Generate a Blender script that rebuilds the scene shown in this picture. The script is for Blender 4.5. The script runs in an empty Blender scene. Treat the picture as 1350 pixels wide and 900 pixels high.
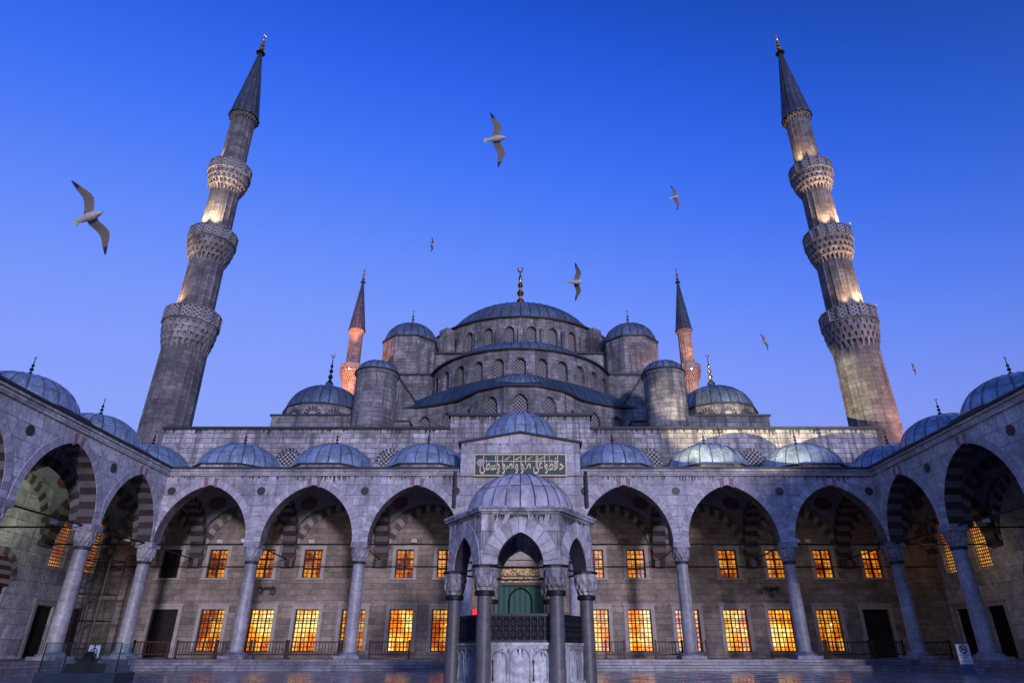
import bpy, bmesh, math, random
from mathutils import Vector, Matrix
random.seed(7)
sc = bpy.context.scene
COL = sc.collection
R = math.radians
PI = math.pi

# ------------------------------------------------------------------ mesh builder
class MB:
    def __init__(s):
        s.v = []; s.f = []; s.uv = []; s.m = []; s.sm = []
    def face(s, pts, uv=None, m=0, smooth=False):
        n = len(s.v)
        pts = [Vector(p) for p in pts]
        s.v += pts
        s.f.append(list(range(n, n + len(pts))))
        if uv is None:
            a = pts[1] - pts[0]; b = pts[-1] - pts[0]
            nn = a.cross(b)
            if nn.length < 1e-9 and len(pts) > 3:
                nn = (pts[2] - pts[1]).cross(pts[3] - pts[1])
            if nn.length > 1e-12: nn.normalize()
            if abs(nn.z) > .75:
                uv = [(p.x, p.y) for p in pts]
            else:
                t = Vector((-nn.y, nn.x, 0))
                if t.length < 1e-6: t = Vector((1, 0, 0))
                t.normalize()
                uv = [(p.dot(t), p.z) for p in pts]
        s.uv.append(uv); s.m.append(m); s.sm.append(smooth)
    def box(s, x0, x1, y0, y1, z0, z1, m=0):
        P = [(x0,y0,z0),(x1,y0,z0),(x1,y1,z0),(x0,y1,z0),(x0,y0,z1),(x1,y0,z1),(x1,y1,z1),(x0,y1,z1)]
        for q in ((0,1,5,4),(1,2,6,5),(2,3,7,6),(3,0,4,7),(4,5,6,7),(3,2,1,0)):
            s.face([P[i] for i in q], None, m)
    def obox(s, c, d, n, L, T, z0, z1, m=0):
        "box centred at c (2D), length L along d, thickness T along n"
        c = Vector((c[0], c[1])); d = Vector(d[:2]); n = Vector(n[:2])
        q = [c - d*L/2 - n*T/2, c + d*L/2 - n*T/2, c + d*L/2 + n*T/2, c - d*L/2 + n*T/2]
        B = [(p.x, p.y, z0) for p in q]; Tt = [(p.x, p.y, z1) for p in q]
        for i in range(4):
            j = (i+1) % 4
            s.face([B[i], B[j], Tt[j], Tt[i]], None, m)
        s.face(Tt, None, m); s.face(B[::-1], None, m)
    def prism(s, poly, z0, z1, m=0, top=True):
        n = len(poly); u = 0
        for i in range(n):
            a = poly[i]; b = poly[(i+1) % n]
            L = math.hypot(b[0]-a[0], b[1]-a[1])
            s.face([(a[0],a[1],z0),(b[0],b[1],z0),(b[0],b[1],z1),(a[0],a[1],z1)], [(u,z0),(u+L,z0),(u+L,z1),(u,z1)], m)
            u += L
        if top:
            s.face([(p[0],p[1],z1) for p in poly], None, m)
            s.face([(p[0],p[1],z0) for p in poly][::-1], None, m)
    def extrude(s, pts3, vec, m=0):
        "closed 3D polygon swept along vec"
        vec = Vector(vec); P = [Vector(p) for p in pts3]; Q = [p + vec for p in P]
        for i in range(len(P)):
            j = (i+1) % len(P)
            s.face([P[i], P[j], Q[j], Q[i]], None, m)
        s.face(P, None, m); s.face(Q[::-1], None, m)
    def lathe(s, prof, n, c=(0,0,0), a0=0, a1=2*PI, m=0, smooth=True, flute=None, uscale=None):
        c = Vector(c); ang = [a0 + (a1-a0)*i/n for i in range(n+1)]
        vl = 0
        for k in range(len(prof)-1):
            (r0, z0), (r1, z1) = prof[k], prof[k+1]
            dl = math.hypot(r1-r0, z1-z0)
            rr = max(r0, r1)
            for i in range(n):
                f0 = flute(i) if flute else 0; f1 = flute((i+1)) if flute else 0
                def P(r, a, z, f): return (c.x + (r+f)*math.cos(a), c.y + (r+f)*math.sin(a), c.z + z)
                if uscale: u0, u1 = i*uscale, (i+1)*uscale
                else: u0, u1 = ang[i]*rr, ang[i+1]*rr
                vv0, vv1 = (c.z+z0, c.z+z1) if abs(z1-z0) > abs(r1-r0)*.5 else (vl, vl+dl)
                if r0 < 1e-6:
                    s.face([P(0,ang[i],z0,0), P(r1,ang[i+1],z1,f1), P(r1,ang[i],z1,f0)], [(u0,vv0),(u1,vv1),(u0,vv1)], m, smooth)
                elif r1 < 1e-6:
                    s.face([P(r0,ang[i],z0,f0), P(r0,ang[i+1],z0,f1), P(0,ang[i],z1,0)], [(u0,vv0),(u1,vv0),(u0,vv1)], m, smooth)
                else:
                    s.face([P(r0,ang[i],z0,f0), P(r0,ang[i+1],z0,f1), P(r1,ang[i+1],z1,f1), P(r1,ang[i],z1,f0)],
                           [(u0,vv0),(u1,vv0),(u1,vv1),(u0,vv1)], m, smooth)
            vl += dl
    def tube(s, path, r, n=8, m=0, r_end=None):
        P = [Vector(p) for p in path]; rings = []
        for i, p in enumerate(P):
            t = (P[min(i+1, len(P)-1)] - P[max(i-1, 0)]).normalized()
            u = t.cross(Vector((0,0,1)));
            if u.length < 1e-3: u = t.cross(Vector((1,0,0)))
            u.normalize(); w = t.cross(u)
            rr = r if r_end is None else r + (r_end-r)*i/(len(P)-1)
            rings.append([p + (u*math.cos(2*PI*k/n) + w*math.sin(2*PI*k/n))*rr for k in range(n)])
        for i in range(len(rings)-1):
            for k in range(n):
                j = (k+1) % n
                s.face([rings[i][k], rings[i][j], rings[i+1][j], rings[i+1][k]], None, m, True)
        s.face(rings[0], None, m); s.face(rings[-1][::-1], None, m)
    def build(s, name, mats, parent=None, weld=True, solid=False):
        me = bpy.data.meshes.new(name)
        me.from_pydata([tuple(v) for v in s.v], [], s.f)
        uvl = me.uv_layers.new(name='UVMap')
        flat = [c for f in s.uv for p in f for c in p]
        uvl.data.foreach_set('uv', flat)
        if not isinstance(mats, (list, tuple)): mats = [mats]
        for x in mats: me.materials.append(x)
        me.polygons.foreach_set('material_index', s.m)
        me.polygons.foreach_set('use_smooth', s.sm)
        if weld:
            bm = bmesh.new(); bm.from_mesh(me)
            bmesh.ops.remove_doubles(bm, verts=bm.verts, dist=.0005)
            bmesh.ops.recalc_face_normals(bm, faces=bm.faces)
            bm.to_mesh(me); bm.free()
            if any(s.sm):
                try: me.set_sharp_from_angle(angle=R(28))
                except Exception: pass
        me.update()
        o = bpy.data.objects.new(name, me); COL.objects.link(o)
        if parent: adopt(o, parent)
        return o

def build_each(mb, name, mats, parent):
    "one object per connected piece"
    key = {}; par = list(range(len(mb.f)))
    def find(i):
        while par[i] != i: par[i] = par[par[i]]; i = par[i]
        return i
    for fi, f in enumerate(mb.f):
        for vi in f:
            v = mb.v[vi]; k = (round(v.x, 3), round(v.y, 3), round(v.z, 3))
            if k in key: par[find(fi)] = find(key[k])
            else: key[k] = fi
    groups = {}
    for fi in range(len(mb.f)): groups.setdefault(find(fi), []).append(fi)
    res = []
    for g in groups.values():
        m = MB()
        for fi in g:
            m.face([mb.v[i] for i in mb.f[fi]], mb.uv[fi], mb.m[fi], mb.sm[fi])
        res.append(m.build(name, mats, parent))
    return res

def adopt(o, parent):
    o.parent = parent
    if parent.type == 'EMPTY':
        o.matrix_parent_inverse = parent.matrix_basis.inverted()

def thing(name, label, cat, loc=(0,0,0), group=None, rot=(0,0,0)):
    o = bpy.data.objects.new(name, None); COL.objects.link(o)
    o.location = loc; o.rotation_euler = rot
    o['label'] = label; o['category'] = cat
    if group: o['group'] = group
    return o
def tag(o, label, cat, group=None):
    o['label'] = label; o['category'] = cat
    if group: o['group'] = group
    return o
def struct(o):
    o['kind'] = 'structure'; return o
def kids(o): return [c for c in bpy.data.objects if c.parent == o]
def copy_tree(o, parent=None):
    c = o.copy(); COL.objects.link(c); c.parent = parent
    for ch in kids(o): copy_tree(ch, c)
    return c

# ------------------------------------------------------------------ materials
class NT:
    def __init__(s, name):
        s.mat = bpy.data.materials.new(name); s.mat.use_nodes = True
        s.t = s.mat.node_tree; s.b = s.t.nodes['Principled BSDF']
        s.tc = s.t.nodes.new('ShaderNodeTexCoord')
    def n(s, typ, **kw):
        nd = s.t.nodes.new(typ)
        for k, v in kw.items():
            if k in nd.inputs: nd.inputs[k].default_value = v
            else: setattr(nd, k, v)
        return nd
    def l(s, a, b): s.t.links.new(a, b)
    def noise(s, vec, scale, detail=4, rough=.55, dist=0):
        nd = s.n('ShaderNodeTexNoise'); nd.inputs['Scale'].default_value = scale
        nd.inputs['Detail'].default_value = detail; nd.inputs['Roughness'].default_value = rough
        nd.inputs['Distortion'].default_value = dist
        s.l(vec, nd.inputs['Vector']); return nd.outputs['Fac']
    def map(s, vec, scale=(1,1,1), loc=(0,0,0)):
        nd = s.n('ShaderNodeMapping'); nd.inputs['Scale'].default_value = scale; nd.inputs['Location'].default_value = loc
        s.l(vec, nd.inputs['Vector']); return nd.outputs[0]
    def ramp(s, fac, stops):
        nd = s.n('ShaderNodeValToRGB'); e = nd.color_ramp.elements
        while len(e) < len(stops): e.new(.5)
        for el, (p, c) in zip(e, stops):
            el.position = p; el.color = (c, c, c, 1) if not isinstance(c, tuple) else (*c, 1)
        s.l(fac, nd.inputs[0]); return nd.outputs[0]
    def mix(s, fac, a, b, mode='MIX'):
        nd = s.n('ShaderNodeMix'); nd.data_type = 'RGBA'; nd.blend_type = mode
        for sock, val in ((nd.inputs[0], fac), (nd.inputs[6], a), (nd.inputs[7], b)):
            if isinstance(val, (int, float)): sock.default_value = val
            elif isinstance(val, tuple): sock.default_value = (*val, 1)
            else: s.l(val, sock)
        return nd.outputs[2]
    def math(s, op, a, b=0, c=0):
        nd = s.n('ShaderNodeMath'); nd.operation = op
        for sock, val in zip(nd.inputs, (a, b, c)):
            if isinstance(val, (int, float)): sock.default_value = val
            else: s.l(val, sock)
        return nd.outputs[0]
    def sep(s, vec):
        nd = s.n('ShaderNodeSeparateXYZ'); s.l(vec, nd.inputs[0]); return nd.outputs
    def bump(s, h, strength=.3, dist=.02):
        nd = s.n('ShaderNodeBump'); nd.inputs['Strength'].default_value = strength; nd.inputs['Distance'].default_value = dist
        s.l(h, nd.inputs['Height']); s.l(nd.outputs[0], s.b.inputs['Normal'])
    def base(s, c):
        if isinstance(c, tuple): s.b.inputs['Base Color'].default_value = (*c, 1)
        else: s.l(c, s.b.inputs['Base Color'])
    def set(s, **kw):
        for k, v in kw.items(): s.b.inputs[k.replace('_', ' ')].default_value = v

def stone(name, c1, c2, bw=.95, bh=.42, mortar=(.13,.12,.12), ms=.022, stain=.55, dark=(.075,.072,.08), rough=.8, patch=.35, veins=0, contrast=1.0):
    N = NT(name); uv = N.tc.outputs['UV']; ob = N.tc.outputs['Object']
    br = N.n('ShaderNodeTexBrick')
    br.inputs['Scale'].default_value = 1; br.inputs['Brick Width'].default_value = bw; br.inputs['Row Height'].default_value = bh
    br.inputs['Mortar Size'].default_value = ms; br.inputs['Mortar Smooth'].default_value = .3; br.inputs['Bias'].default_value = 0
    br.inputs['Color1'].default_value = (*c1, 1); br.inputs['Color2'].default_value = (*c2, 1); br.inputs['Mortar'].default_value = (*mortar, 1)
    # wobble the joints slightly
    w = N.n('ShaderNodeTexNoise'); w.inputs['Scale'].default_value = 2.3; N.l(uv, w.inputs['Vector'])
    vm = N.n('ShaderNodeVectorMath'); vm.operation = 'MULTIPLY_ADD'; N.l(w.outputs['Color'], vm.inputs[0]); vm.inputs[1].default_value = (.03,.03,0); N.l(uv, vm.inputs[2])
    N.l(vm.outputs[0], br.inputs['Vector'])
    # some blocks replaced with darker, redder or paler stone
    bx = N.sep(vm.outputs[0]); row = N.math('FLOOR', N.math('DIVIDE', bx[1], bh)); cell = N.math('FLOOR', N.math('ADD', N.math('DIVIDE', bx[0], bw), N.math('MULTIPLY', N.math('MODULO', row, 2.0), .5)))
    cv = N.n('ShaderNodeCombineXYZ'); N.l(cell, cv.inputs[0]); N.l(row, cv.inputs[1])
    wn = N.n('ShaderNodeTexWhiteNoise'); wn.noise_dimensions = '2D'; N.l(cv.outputs[0], wn.inputs['Vector'])
    c = N.mix(1, br.outputs['Color'], N.ramp(wn.outputs['Value'], [(0., (.66,.62,.62)), (.18, (.9,.88,.9)), (.6, (1.,1.,1.)), (.86, (1.08,1.04,1.)), (1., (1.25,1.2,1.16))]), 'MULTIPLY')
    big = N.ramp(N.noise(ob, .35, 6, .6), [(.38, 1 - patch), (.62, 1.22)])
    c = N.mix(1, c, big, 'MULTIPLY')
    fine = N.ramp(N.noise(ob, 5.5, 6, .75), [(.34, .78), (.66, 1.2)])
    blk = N.ramp(N.noise(N.map(ob, (1, 1, 2.6)), 1.3, 4, .8), [(.38, .84), (.62, 1.12)])
    c = N.mix(1, c, blk, 'MULTIPLY')
    c = N.mix(1, c, fine, 'MULTIPLY')
    if veins:
        vn = N.ramp(N.noise(N.map(ob, (1, 1, .55)), .9, 7, .62, 1.6), [(.44, 0.), (.49, 1.), (.51, 1.), (.57, 0.)])
        c = N.mix(N.math('MULTIPLY', vn, veins), c, (.16,.165,.19))
    st = N.noise(N.map(ob, (1.7, 1.7, .16)), 1.0, 6, .68)
    sf = N.ramp(st, [(.49, 0.), (.60, 1.)])
    blot = N.ramp(N.noise(ob, 1.1, 7, .7), [(.51, 0.), (.62, .75)])
    sf = N.math('MAXIMUM', sf, blot)
    c = N.mix(N.math('MULTIPLY', sf, stain), c, dark)
    N.base(c); N.set(Roughness=rough)
    h = N.math('ADD', N.math('MULTIPLY', br.outputs['Fac'], -1.0), N.math('MULTIPLY', N.noise(ob, 9, 5, .7), .5))
    N.bump(h, .7, .03)
    return N.mat

def lead(name, base=(.17,.20,.24), dark=(.055,.065,.085), seam_u=1.0, row=1.3, metallic=.35, rough=.5, seam=.9, stain=.7):
    N = NT(name); uv = N.tc.outputs['UV']; ob = N.tc.outputs['Object']
    X = N.sep(uv)
    u = N.math('DIVIDE', X[0], seam_u)
    fu = N.math('FRACT', u)
    du = N.math('ABSOLUTE', N.math('SUBTRACT', fu, .5))          # .5 at the seam
    sm = N.ramp(du, [(.435, 0.), (.47, 1.), (.5, .3)])
    col = N.math('FLOOR', u)
    wn0 = N.n('ShaderNodeTexWhiteNoise'); wn0.noise_dimensions = '1D'; N.l(col, wn0.inputs['W'])
    v = N.math('DIVIDE', X[1], row)
    v2 = N.math('ADD', v, N.math('MULTIPLY', wn0.outputs['Value'], .06))
    dv = N.math('ABSOLUTE', N.math('SUBTRACT', N.math('FRACT', v2), .5))
    smv = N.ramp(dv, [(.465, 0.), (.5, .8)])
    cb = N.n('ShaderNodeCombineXYZ'); N.l(col, cb.inputs[0]); N.l(N.math('FLOOR', v2), cb.inputs[1])
    wn = N.n('ShaderNodeTexWhiteNoise'); wn.noise_dimensions = '2D'; N.l(cb.outputs[0], wn.inputs['Vector'])
    pan = N.ramp(wn.outputs['Value'], [(0., .72), (1., 1.28)])
    c = N.mix(1, (base[0], base[1], base[2]), pan, 'MULTIPLY')
    bl = N.ramp(N.noise(ob, 1.6, 6, .65), [(.3, .7), (.7, 1.25)])
    c = N.mix(1, c, bl, 'MULTIPLY')
    s2 = N.ramp(N.noise(N.map(ob, (2.6,2.6,.5)), 1, 5, .7), [(.5, 0.), (.75, 1.)])
    c = N.mix(N.math('MULTIPLY', s2, stain), c, dark)
    c = N.mix(N.math('MULTIPLY', N.math('MAXIMUM', sm, smv), seam), c, dark)
    ox = N.ramp(N.noise(N.map(ob, (3.5,3.5,.6), (7,3,1)), 1.2, 6, .7), [(.52, 0.), (.64, .45)])
    c = N.mix(ox, c, (min(1,base[0]*1.9), min(1,base[1]*1.75), min(1,base[2]*1.6)))
    N.base(c); N.set(Metallic=metallic, Roughness=rough)
    N.bump(N.math('SUBTRACT', N.noise(ob, 4, 3), N.math('MAXIMUM', sm, smv)), .8, .07)
    return N.mat

def plain(name, c, rough=.6, metallic=0, var=.25, scale=4, bump=.1):
    N = NT(name); ob = N.tc.outputs['Object']
    f = N.ramp(N.noise(ob, scale, 5, .6), [(.3, 1-var), (.7, 1+var)])
    N.base(N.mix(1, c, f, 'MULTIPLY')); N.set(Roughness=rough, Metallic=metallic)
    if bump: N.bump(N.noise(ob, scale*4, 3), bump, .01)
    return N.mat

def ablaq(name, ca, cb, period=.55, dirt=.4):
    "alternating voussoirs along u"
    N = NT(name); uv = N.tc.outputs['UV']; ob = N.tc.outputs['Object']
    X = N.sep(uv)
    u = N.math('DIVIDE', X[0], period)
    st = N.math('GREATER_THAN', N.math('FRACT', u), .5)
    wn = N.n('ShaderNodeTexWhiteNoise'); wn.noise_dimensions = '1D'; N.l(N.math('FLOOR', N.math('MULTIPLY', u, 2)), wn.inputs['W'])
    c = N.mix(st, ca, cb)
    c = N.mix(1, c, N.ramp(wn.outputs['Value'], [(0., .75), (1., 1.2)]), 'MULTIPLY')
    du = N.math('ABSOLUTE', N.math('SUBTRACT', N.math('FRACT', N.math('MULTIPLY', u, 2)), .5))
    c = N.mix(N.ramp(du, [(.455, 0.), (.485, .9)]), c, (.06,.055,.06))
    s2 = N.ramp(N.noise(ob, 1.4, 7, .7), [(.45, 0.), (.7, 1.)])
    c = N.mix(N.math('MULTIPLY', s2, dirt), c, (.07,.065,.07))
    c = N.mix(1, c, N.ramp(N.noise(ob, 7, 4, .7), [(.3, .8), (.7, 1.15)]), 'MULTIPLY')
    N.base(c); N.set(Roughness=.75)
    return N.mat

def lattice(name, light, dark, pu=.17, thr=-.1):
    "pierced stone lattice in uv metres"
    N = NT(name); X = N.sep(N.tc.outputs['UV'])
    k = 2*PI/pu
    a = N.math('SINE', N.math('MULTIPLY', X[0], k)); 
    b = N.math('SINE', N.math('MULTIPLY', X[1], k))
    f = N.math('GREATER_THAN', N.math('MULTIPLY', a, b), thr)
    N.base(N.mix(f, light, dark)); N.set(Roughness=.8)
    N.bump(f, .5, -.03)
    return N.mat

def glow(name, ca, cb, cc, strength, scale=.9, lo=.38, hi=.62):
    N = NT(name); ob = N.tc.outputs['Object']
    f = N.noise(N.map(ob, (1.3, 1.3, 1.0)), scale, 3, .6)
    c = N.ramp(f, [(.42, ca), (.5, cb), (.585, cc)])
    g = N.ramp(N.noise(ob, 5, 4, .75), [(.38, .45), (.62, 1.35)])
    c = N.mix(1, c, g, 'MULTIPLY')
    N.base((.02,.01,.005)); N.set(Roughness=.25)
    N.l(c, N.b.inputs['Emission Color']); N.set(Emission_Strength=strength)
    return N.mat

M = {}
M['facade'] = stone('facade_stone', (.54,.50,.51), (.42,.39,.41), stain=.75, patch=.35)
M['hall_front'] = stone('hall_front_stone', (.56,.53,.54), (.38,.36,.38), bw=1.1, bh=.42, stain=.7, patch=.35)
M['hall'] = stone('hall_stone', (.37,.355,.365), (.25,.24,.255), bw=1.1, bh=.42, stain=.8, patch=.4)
M['backwall'] = stone('portico_wall_stone', (.33,.275,.235), (.25,.21,.185), bw=1.0, bh=.40, stain=.25, patch=.2, mortar=(.2,.17,.15), ms=.02)
M['marble'] = stone('arcade_marble', (.66,.66,.69), (.56,.56,.60), bw=1.7, bh=.85, stain=.2, veins=.4, mortar=(.22,.22,.24), ms=.016, rough=.55, patch=.2)
M['front_marble'] = stone('front_arcade_marble', (.58,.55,.59), (.48,.46,.50), bw=1.5, bh=.7, stain=.4, veins=.3, mortar=(.2,.19,.21), ms=.016, rough=.6, patch=.3)
M['column'] = stone('column_marble', (.45,.44,.47), (.40,.39,.42), bw=9, bh=5, stain=.35, veins=.3, ms=.004, rough=.45, patch=.2)
M['fcolumn'] = stone('fountain_column_marble', (.14,.13,.14), (.11,.105,.115), bw=9, bh=5, stain=.5, veins=.2, ms=.004, rough=.45, patch=.2)
M['fountain'] = stone('fountain_marble', (.60,.575,.59), (.50,.48,.50), bw=1.3, bh=.6, stain=.7, veins=.3, ms=.012, rough=.55, patch=.35, dark=(.035,.03,.035))
M['basin'] = stone('basin_marble', (.62,.64,.66), (.56,.58,.61), bw=9, bh=5, stain=.6, veins=.4, ms=.003, rough=.5, dark=(.1,.1,.13))
M['cap'] = stone('capital_marble', (.46,.45,.49), (.42,.41,.45), bw=9, bh=.5, stain=.6, ms=.003, rough=.6)
M['minaret'] = stone('minaret_stone', (.245,.23,.235), (.165,.155,.165), bw=.8, bh=.45, stain=.6, patch=.35)
M['balcony'] = stone('balcony_stone', (.40,.37,.37), (.31,.285,.29), bw=.7, bh=.6, stain=.55, patch=.3, ms=.01)
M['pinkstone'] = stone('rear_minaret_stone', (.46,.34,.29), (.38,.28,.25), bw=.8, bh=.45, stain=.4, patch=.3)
M['vous'] = ablaq('pale_voussoirs', (.58,.54,.57), (.49,.46,.50), .7, .4)
M['ablaq'] = ablaq('red_white_voussoirs', (.05,.024,.026), (.16,.145,.15), .8, .6)
M['ablaq_grey'] = ablaq('grey_white_voussoirs', (.11,.095,.10), (.36,.32,.29), .8, .35)
M['pink'] = plain('pink_keystone', (.30,.17,.18), .7, 0, .4, 6)
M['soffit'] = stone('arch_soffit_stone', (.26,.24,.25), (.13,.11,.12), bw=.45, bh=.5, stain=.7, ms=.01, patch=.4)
M['tymp'] = ablaq('red_white_tympanum', (.13,.035,.04), (.38,.34,.36), .5, .2)
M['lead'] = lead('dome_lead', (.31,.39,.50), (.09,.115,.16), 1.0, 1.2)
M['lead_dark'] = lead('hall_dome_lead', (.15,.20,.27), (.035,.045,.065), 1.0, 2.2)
M['lead_flat'] = lead('roof_lead', (.06,.10,.14), (.02,.03,.045), .8, 3)
M['lead_cone'] = lead('minaret_cone_lead', (.085,.095,.125), (.025,.028,.04), 1.0, 1.6)
M['fdome'] = lead('fountain_dome_lead', (.52,.50,.55), (.07,.065,.08), 1.0, 1.15, .05, .6, .85, .6)
M['edge'] = plain('lead_edging', (.035,.042,.055), .6, .2)
M['plaster'] = plain('vault_plaster', (.22,.21,.25), .85, 0, .25, 1.5)
M['dots'] = plain('dark_roundel', (.045,.035,.05), .5)
M['reddot'] = plain('red_medallion', (.10,.04,.045), .7, 0, .6, 9)
M['iron'] = plain('iron', (.02,.02,.025), .55, .5)
M['wood'] = plain('brown_wood', (.055,.022,.018), .6, 0, .4, 6)
M['doorwood'] = plain('dark_door_wood', (.012,.008,.008), .55, 0, .4, 3)
M['gold'] = plain('gilded_metal', (.75,.42,.10), .28, 1., .2, 5, 0)
M['bronze'] = plain('dark_finial_metal', (.03,.035,.045), .4, .7)
M['trim'] = plain('window_surround_stone', (.42,.38,.36), .75, 0, .2, 3)
M['lattice'] = lattice('drum_window_lattice', (.32,.29,.30), (.025,.028,.04), .36, .05)
M['lattice_pale'] = lattice('pale_window_lattice', (.5,.45,.44), (.03,.03,.045), .36, -.12)
M['parapet'] = lattice('parapet_lattice', (.36,.33,.33), (.03,.03,.04), .44, .30)
M['grille'] = lattice('basin_grille', (.035,.035,.045), (.008,.008,.012), .12, -.05)
M['glow_low'] = glow('lower_window_light', (.85,.2,.008), (1.,.40,.03), (1.,.74,.22), 1.6, .6)
M['glow_up'] = glow('upper_window_light', (.25,.04,.004), (.85,.2,.01), (1.,.42,.05), .85, .8)
M['glow_side'] = glow('side_grille_light', (.5,.1,.01), (1.,.33,.02), (1.,.5,.07), 2.6, .5)
M['stain'] = plain('runoff_stain', (.07,.066,.075), .9, 0, .6, 9)
M['black'] = plain('unlit_interior', (.006,.006,.008), .3)
M['white'] = plain('white_enamel', (.8,.8,.82), .4, 0, .05)
M['frame'] = plain('window_iron_frame', (.022,.014,.012), .5, .2)

# calligraphy and portal
M['green_board'] = plain('deep_green_board', (.006,.055,.05), .5, 0, .3, 3)
M['gold_paint'] = plain('gilded_lettering', (.72,.55,.33), .5, .1, .2, 5)
M['curtain'] = None
def curtain():
    N = NT('green_door_leather'); X = N.sep(N.tc.outputs['UV'])
    f = N.math('SINE', N.math('MULTIPLY', X[0], 16.0))
    c = N.mix(N.ramp(f, [(0., 0.), (1., 1.)]), (.003,.07,.05), (.004,.10,.07))
    N.base(c); N.set(Roughness=.6); N.bump(f, .3, .03); return N.mat
M['curtain'] = curtain()
def gilded():
    N = NT('gilded_inscription_band'); uv = N.tc.outputs['UV']
    f = N.ramp(N.noise(N.map(uv, (3.5,4.5,1)), 1.6, 5, .65, 1.2), [(.47, 0.), (.53, 1.)])
    c = N.mix(f, (.05,.03,.02), (.85,.55,.16)); N.base(c); N.set(Roughness=.4); return N.mat
M['gilt'] = gilded()
def floor_mat():
    N = NT('wet_marble_paving'); ob = N.tc.outputs['Object']
    br = N.n('ShaderNodeTexBrick')
    br.inputs['Scale'].default_value = 1; br.inputs['Brick Width'].default_value = 1.9; br.inputs['Row Height'].default_value = .95
    br.inputs['Mortar Size'].default_value = .015; br.inputs['Color1'].default_value = (.34,.34,.36,1); br.inputs['Color2'].default_value = (.23,.23,.25,1)
    br.inputs['Mortar'].default_value = (.06,.06,.07,1); N.l(ob, br.inputs['Vector'])
    c = N.mix(1, br.outputs['Color'], N.ramp(N.noise(ob, .6, 6, .65), [(.3,.6),(.7,1.2)]), 'MULTIPLY')
    N.base(c)
    rg = N.ramp(N.noise(ob, .9, 5, .6), [(.40, .09), (.60, .32)])
    N.l(rg, N.b.inputs['Roughness'])
    h = N.math('ADD', N.math('MULTIPLY', br.outputs['Fac'], -.6), N.noise(ob, 2.2, 4, .6))
    N.bump(h, .22, .02)
    return N.mat
M['floor'] = floor_mat()
M['steps'] = stone('step_stone', (.33,.32,.35), (.24,.235,.27), bw=1.8, bh=.155, stain=.6, ms=.01, rough=.4, patch=.35)
def glassm():
    N = NT('booth_glass')
    tr = N.n('ShaderNodeBsdfTransparent'); tr.inputs[0].default_value = (.86,.92,.94,1)
    gl = N.n('ShaderNodeBsdfGlossy'); gl.inputs['Roughness'].default_value = .05; gl.inputs[0].default_value = (.8,.9,1,1)
    fr = N.n('ShaderNodeLayerWeight'); fr.inputs['Blend'].default_value = .12
    mx = N.n('ShaderNodeMixShader'); N.l(N.math('MULTIPLY', fr.outputs['Facing'], .5), mx.inputs[0]); N.l(tr.outputs[0], mx.inputs[1]); N.l(gl.outputs[0], mx.inputs[2])
    N.l(mx.outputs[0], N.t.nodes['Material Output'].inputs[0]); return N.mat
M['glass'] = glassm()
def arabesque():
    N = NT('arabesque_plaster'); ob = N.tc.outputs['Object']
    v = N.n('ShaderNodeTexVoronoi'); v.feature = 'DISTANCE_TO_EDGE'; v.inputs['Scale'].default_value = 2.6
    N.l(ob, v.inputs['Vector'])
    f = N.ramp(v.outputs['Distance'], [(.05, 1.), (.09, 0.)])
    f2 = N.ramp(N.noise(ob, 5, 2, .5, 2.), [(.47, 1.), (.5, 0.)])
    c = N.mix(N.math('MAXIMUM', f, N.math('MULTIPLY', f2, .7)), (.33,.31,.35), (.10,.035,.035))
    N.base(c); N.set(Roughness=.8); return N.mat
M['arab'] = arabesque()

# ------------------------------------------------------------------ generic building elements
def arch_pts(a, rise, n=12):
    c = (rise*rise - a*a)/(2*a); rad = a + c
    phi = math.atan2(rise, c)
    right = [(-c + rad*math.cos(phi*k/n), rad*math.sin(phi*k/n)) for k in range(n+1)]   # (a,0) -> (0,rise)
    right[-1] = (0, rise)
    return [(-x, z) for x, z in right] + [(x, z) for x, z in right[::-1][1:]]

def offset_arch(a, rise, w, n=12):
    c = (rise*rise - a*a)/(2*a); rad = a + c + w
    ph = math.acos(max(-1, min(1, c/rad)))
    right = [(-c + rad*math.cos(ph*k/n), rad*math.sin(ph*k/n)) for k in range(n+1)]
    return [(-x, z) for x, z in right] + [(x, z) for x, z in right[::-1][1:]]

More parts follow.
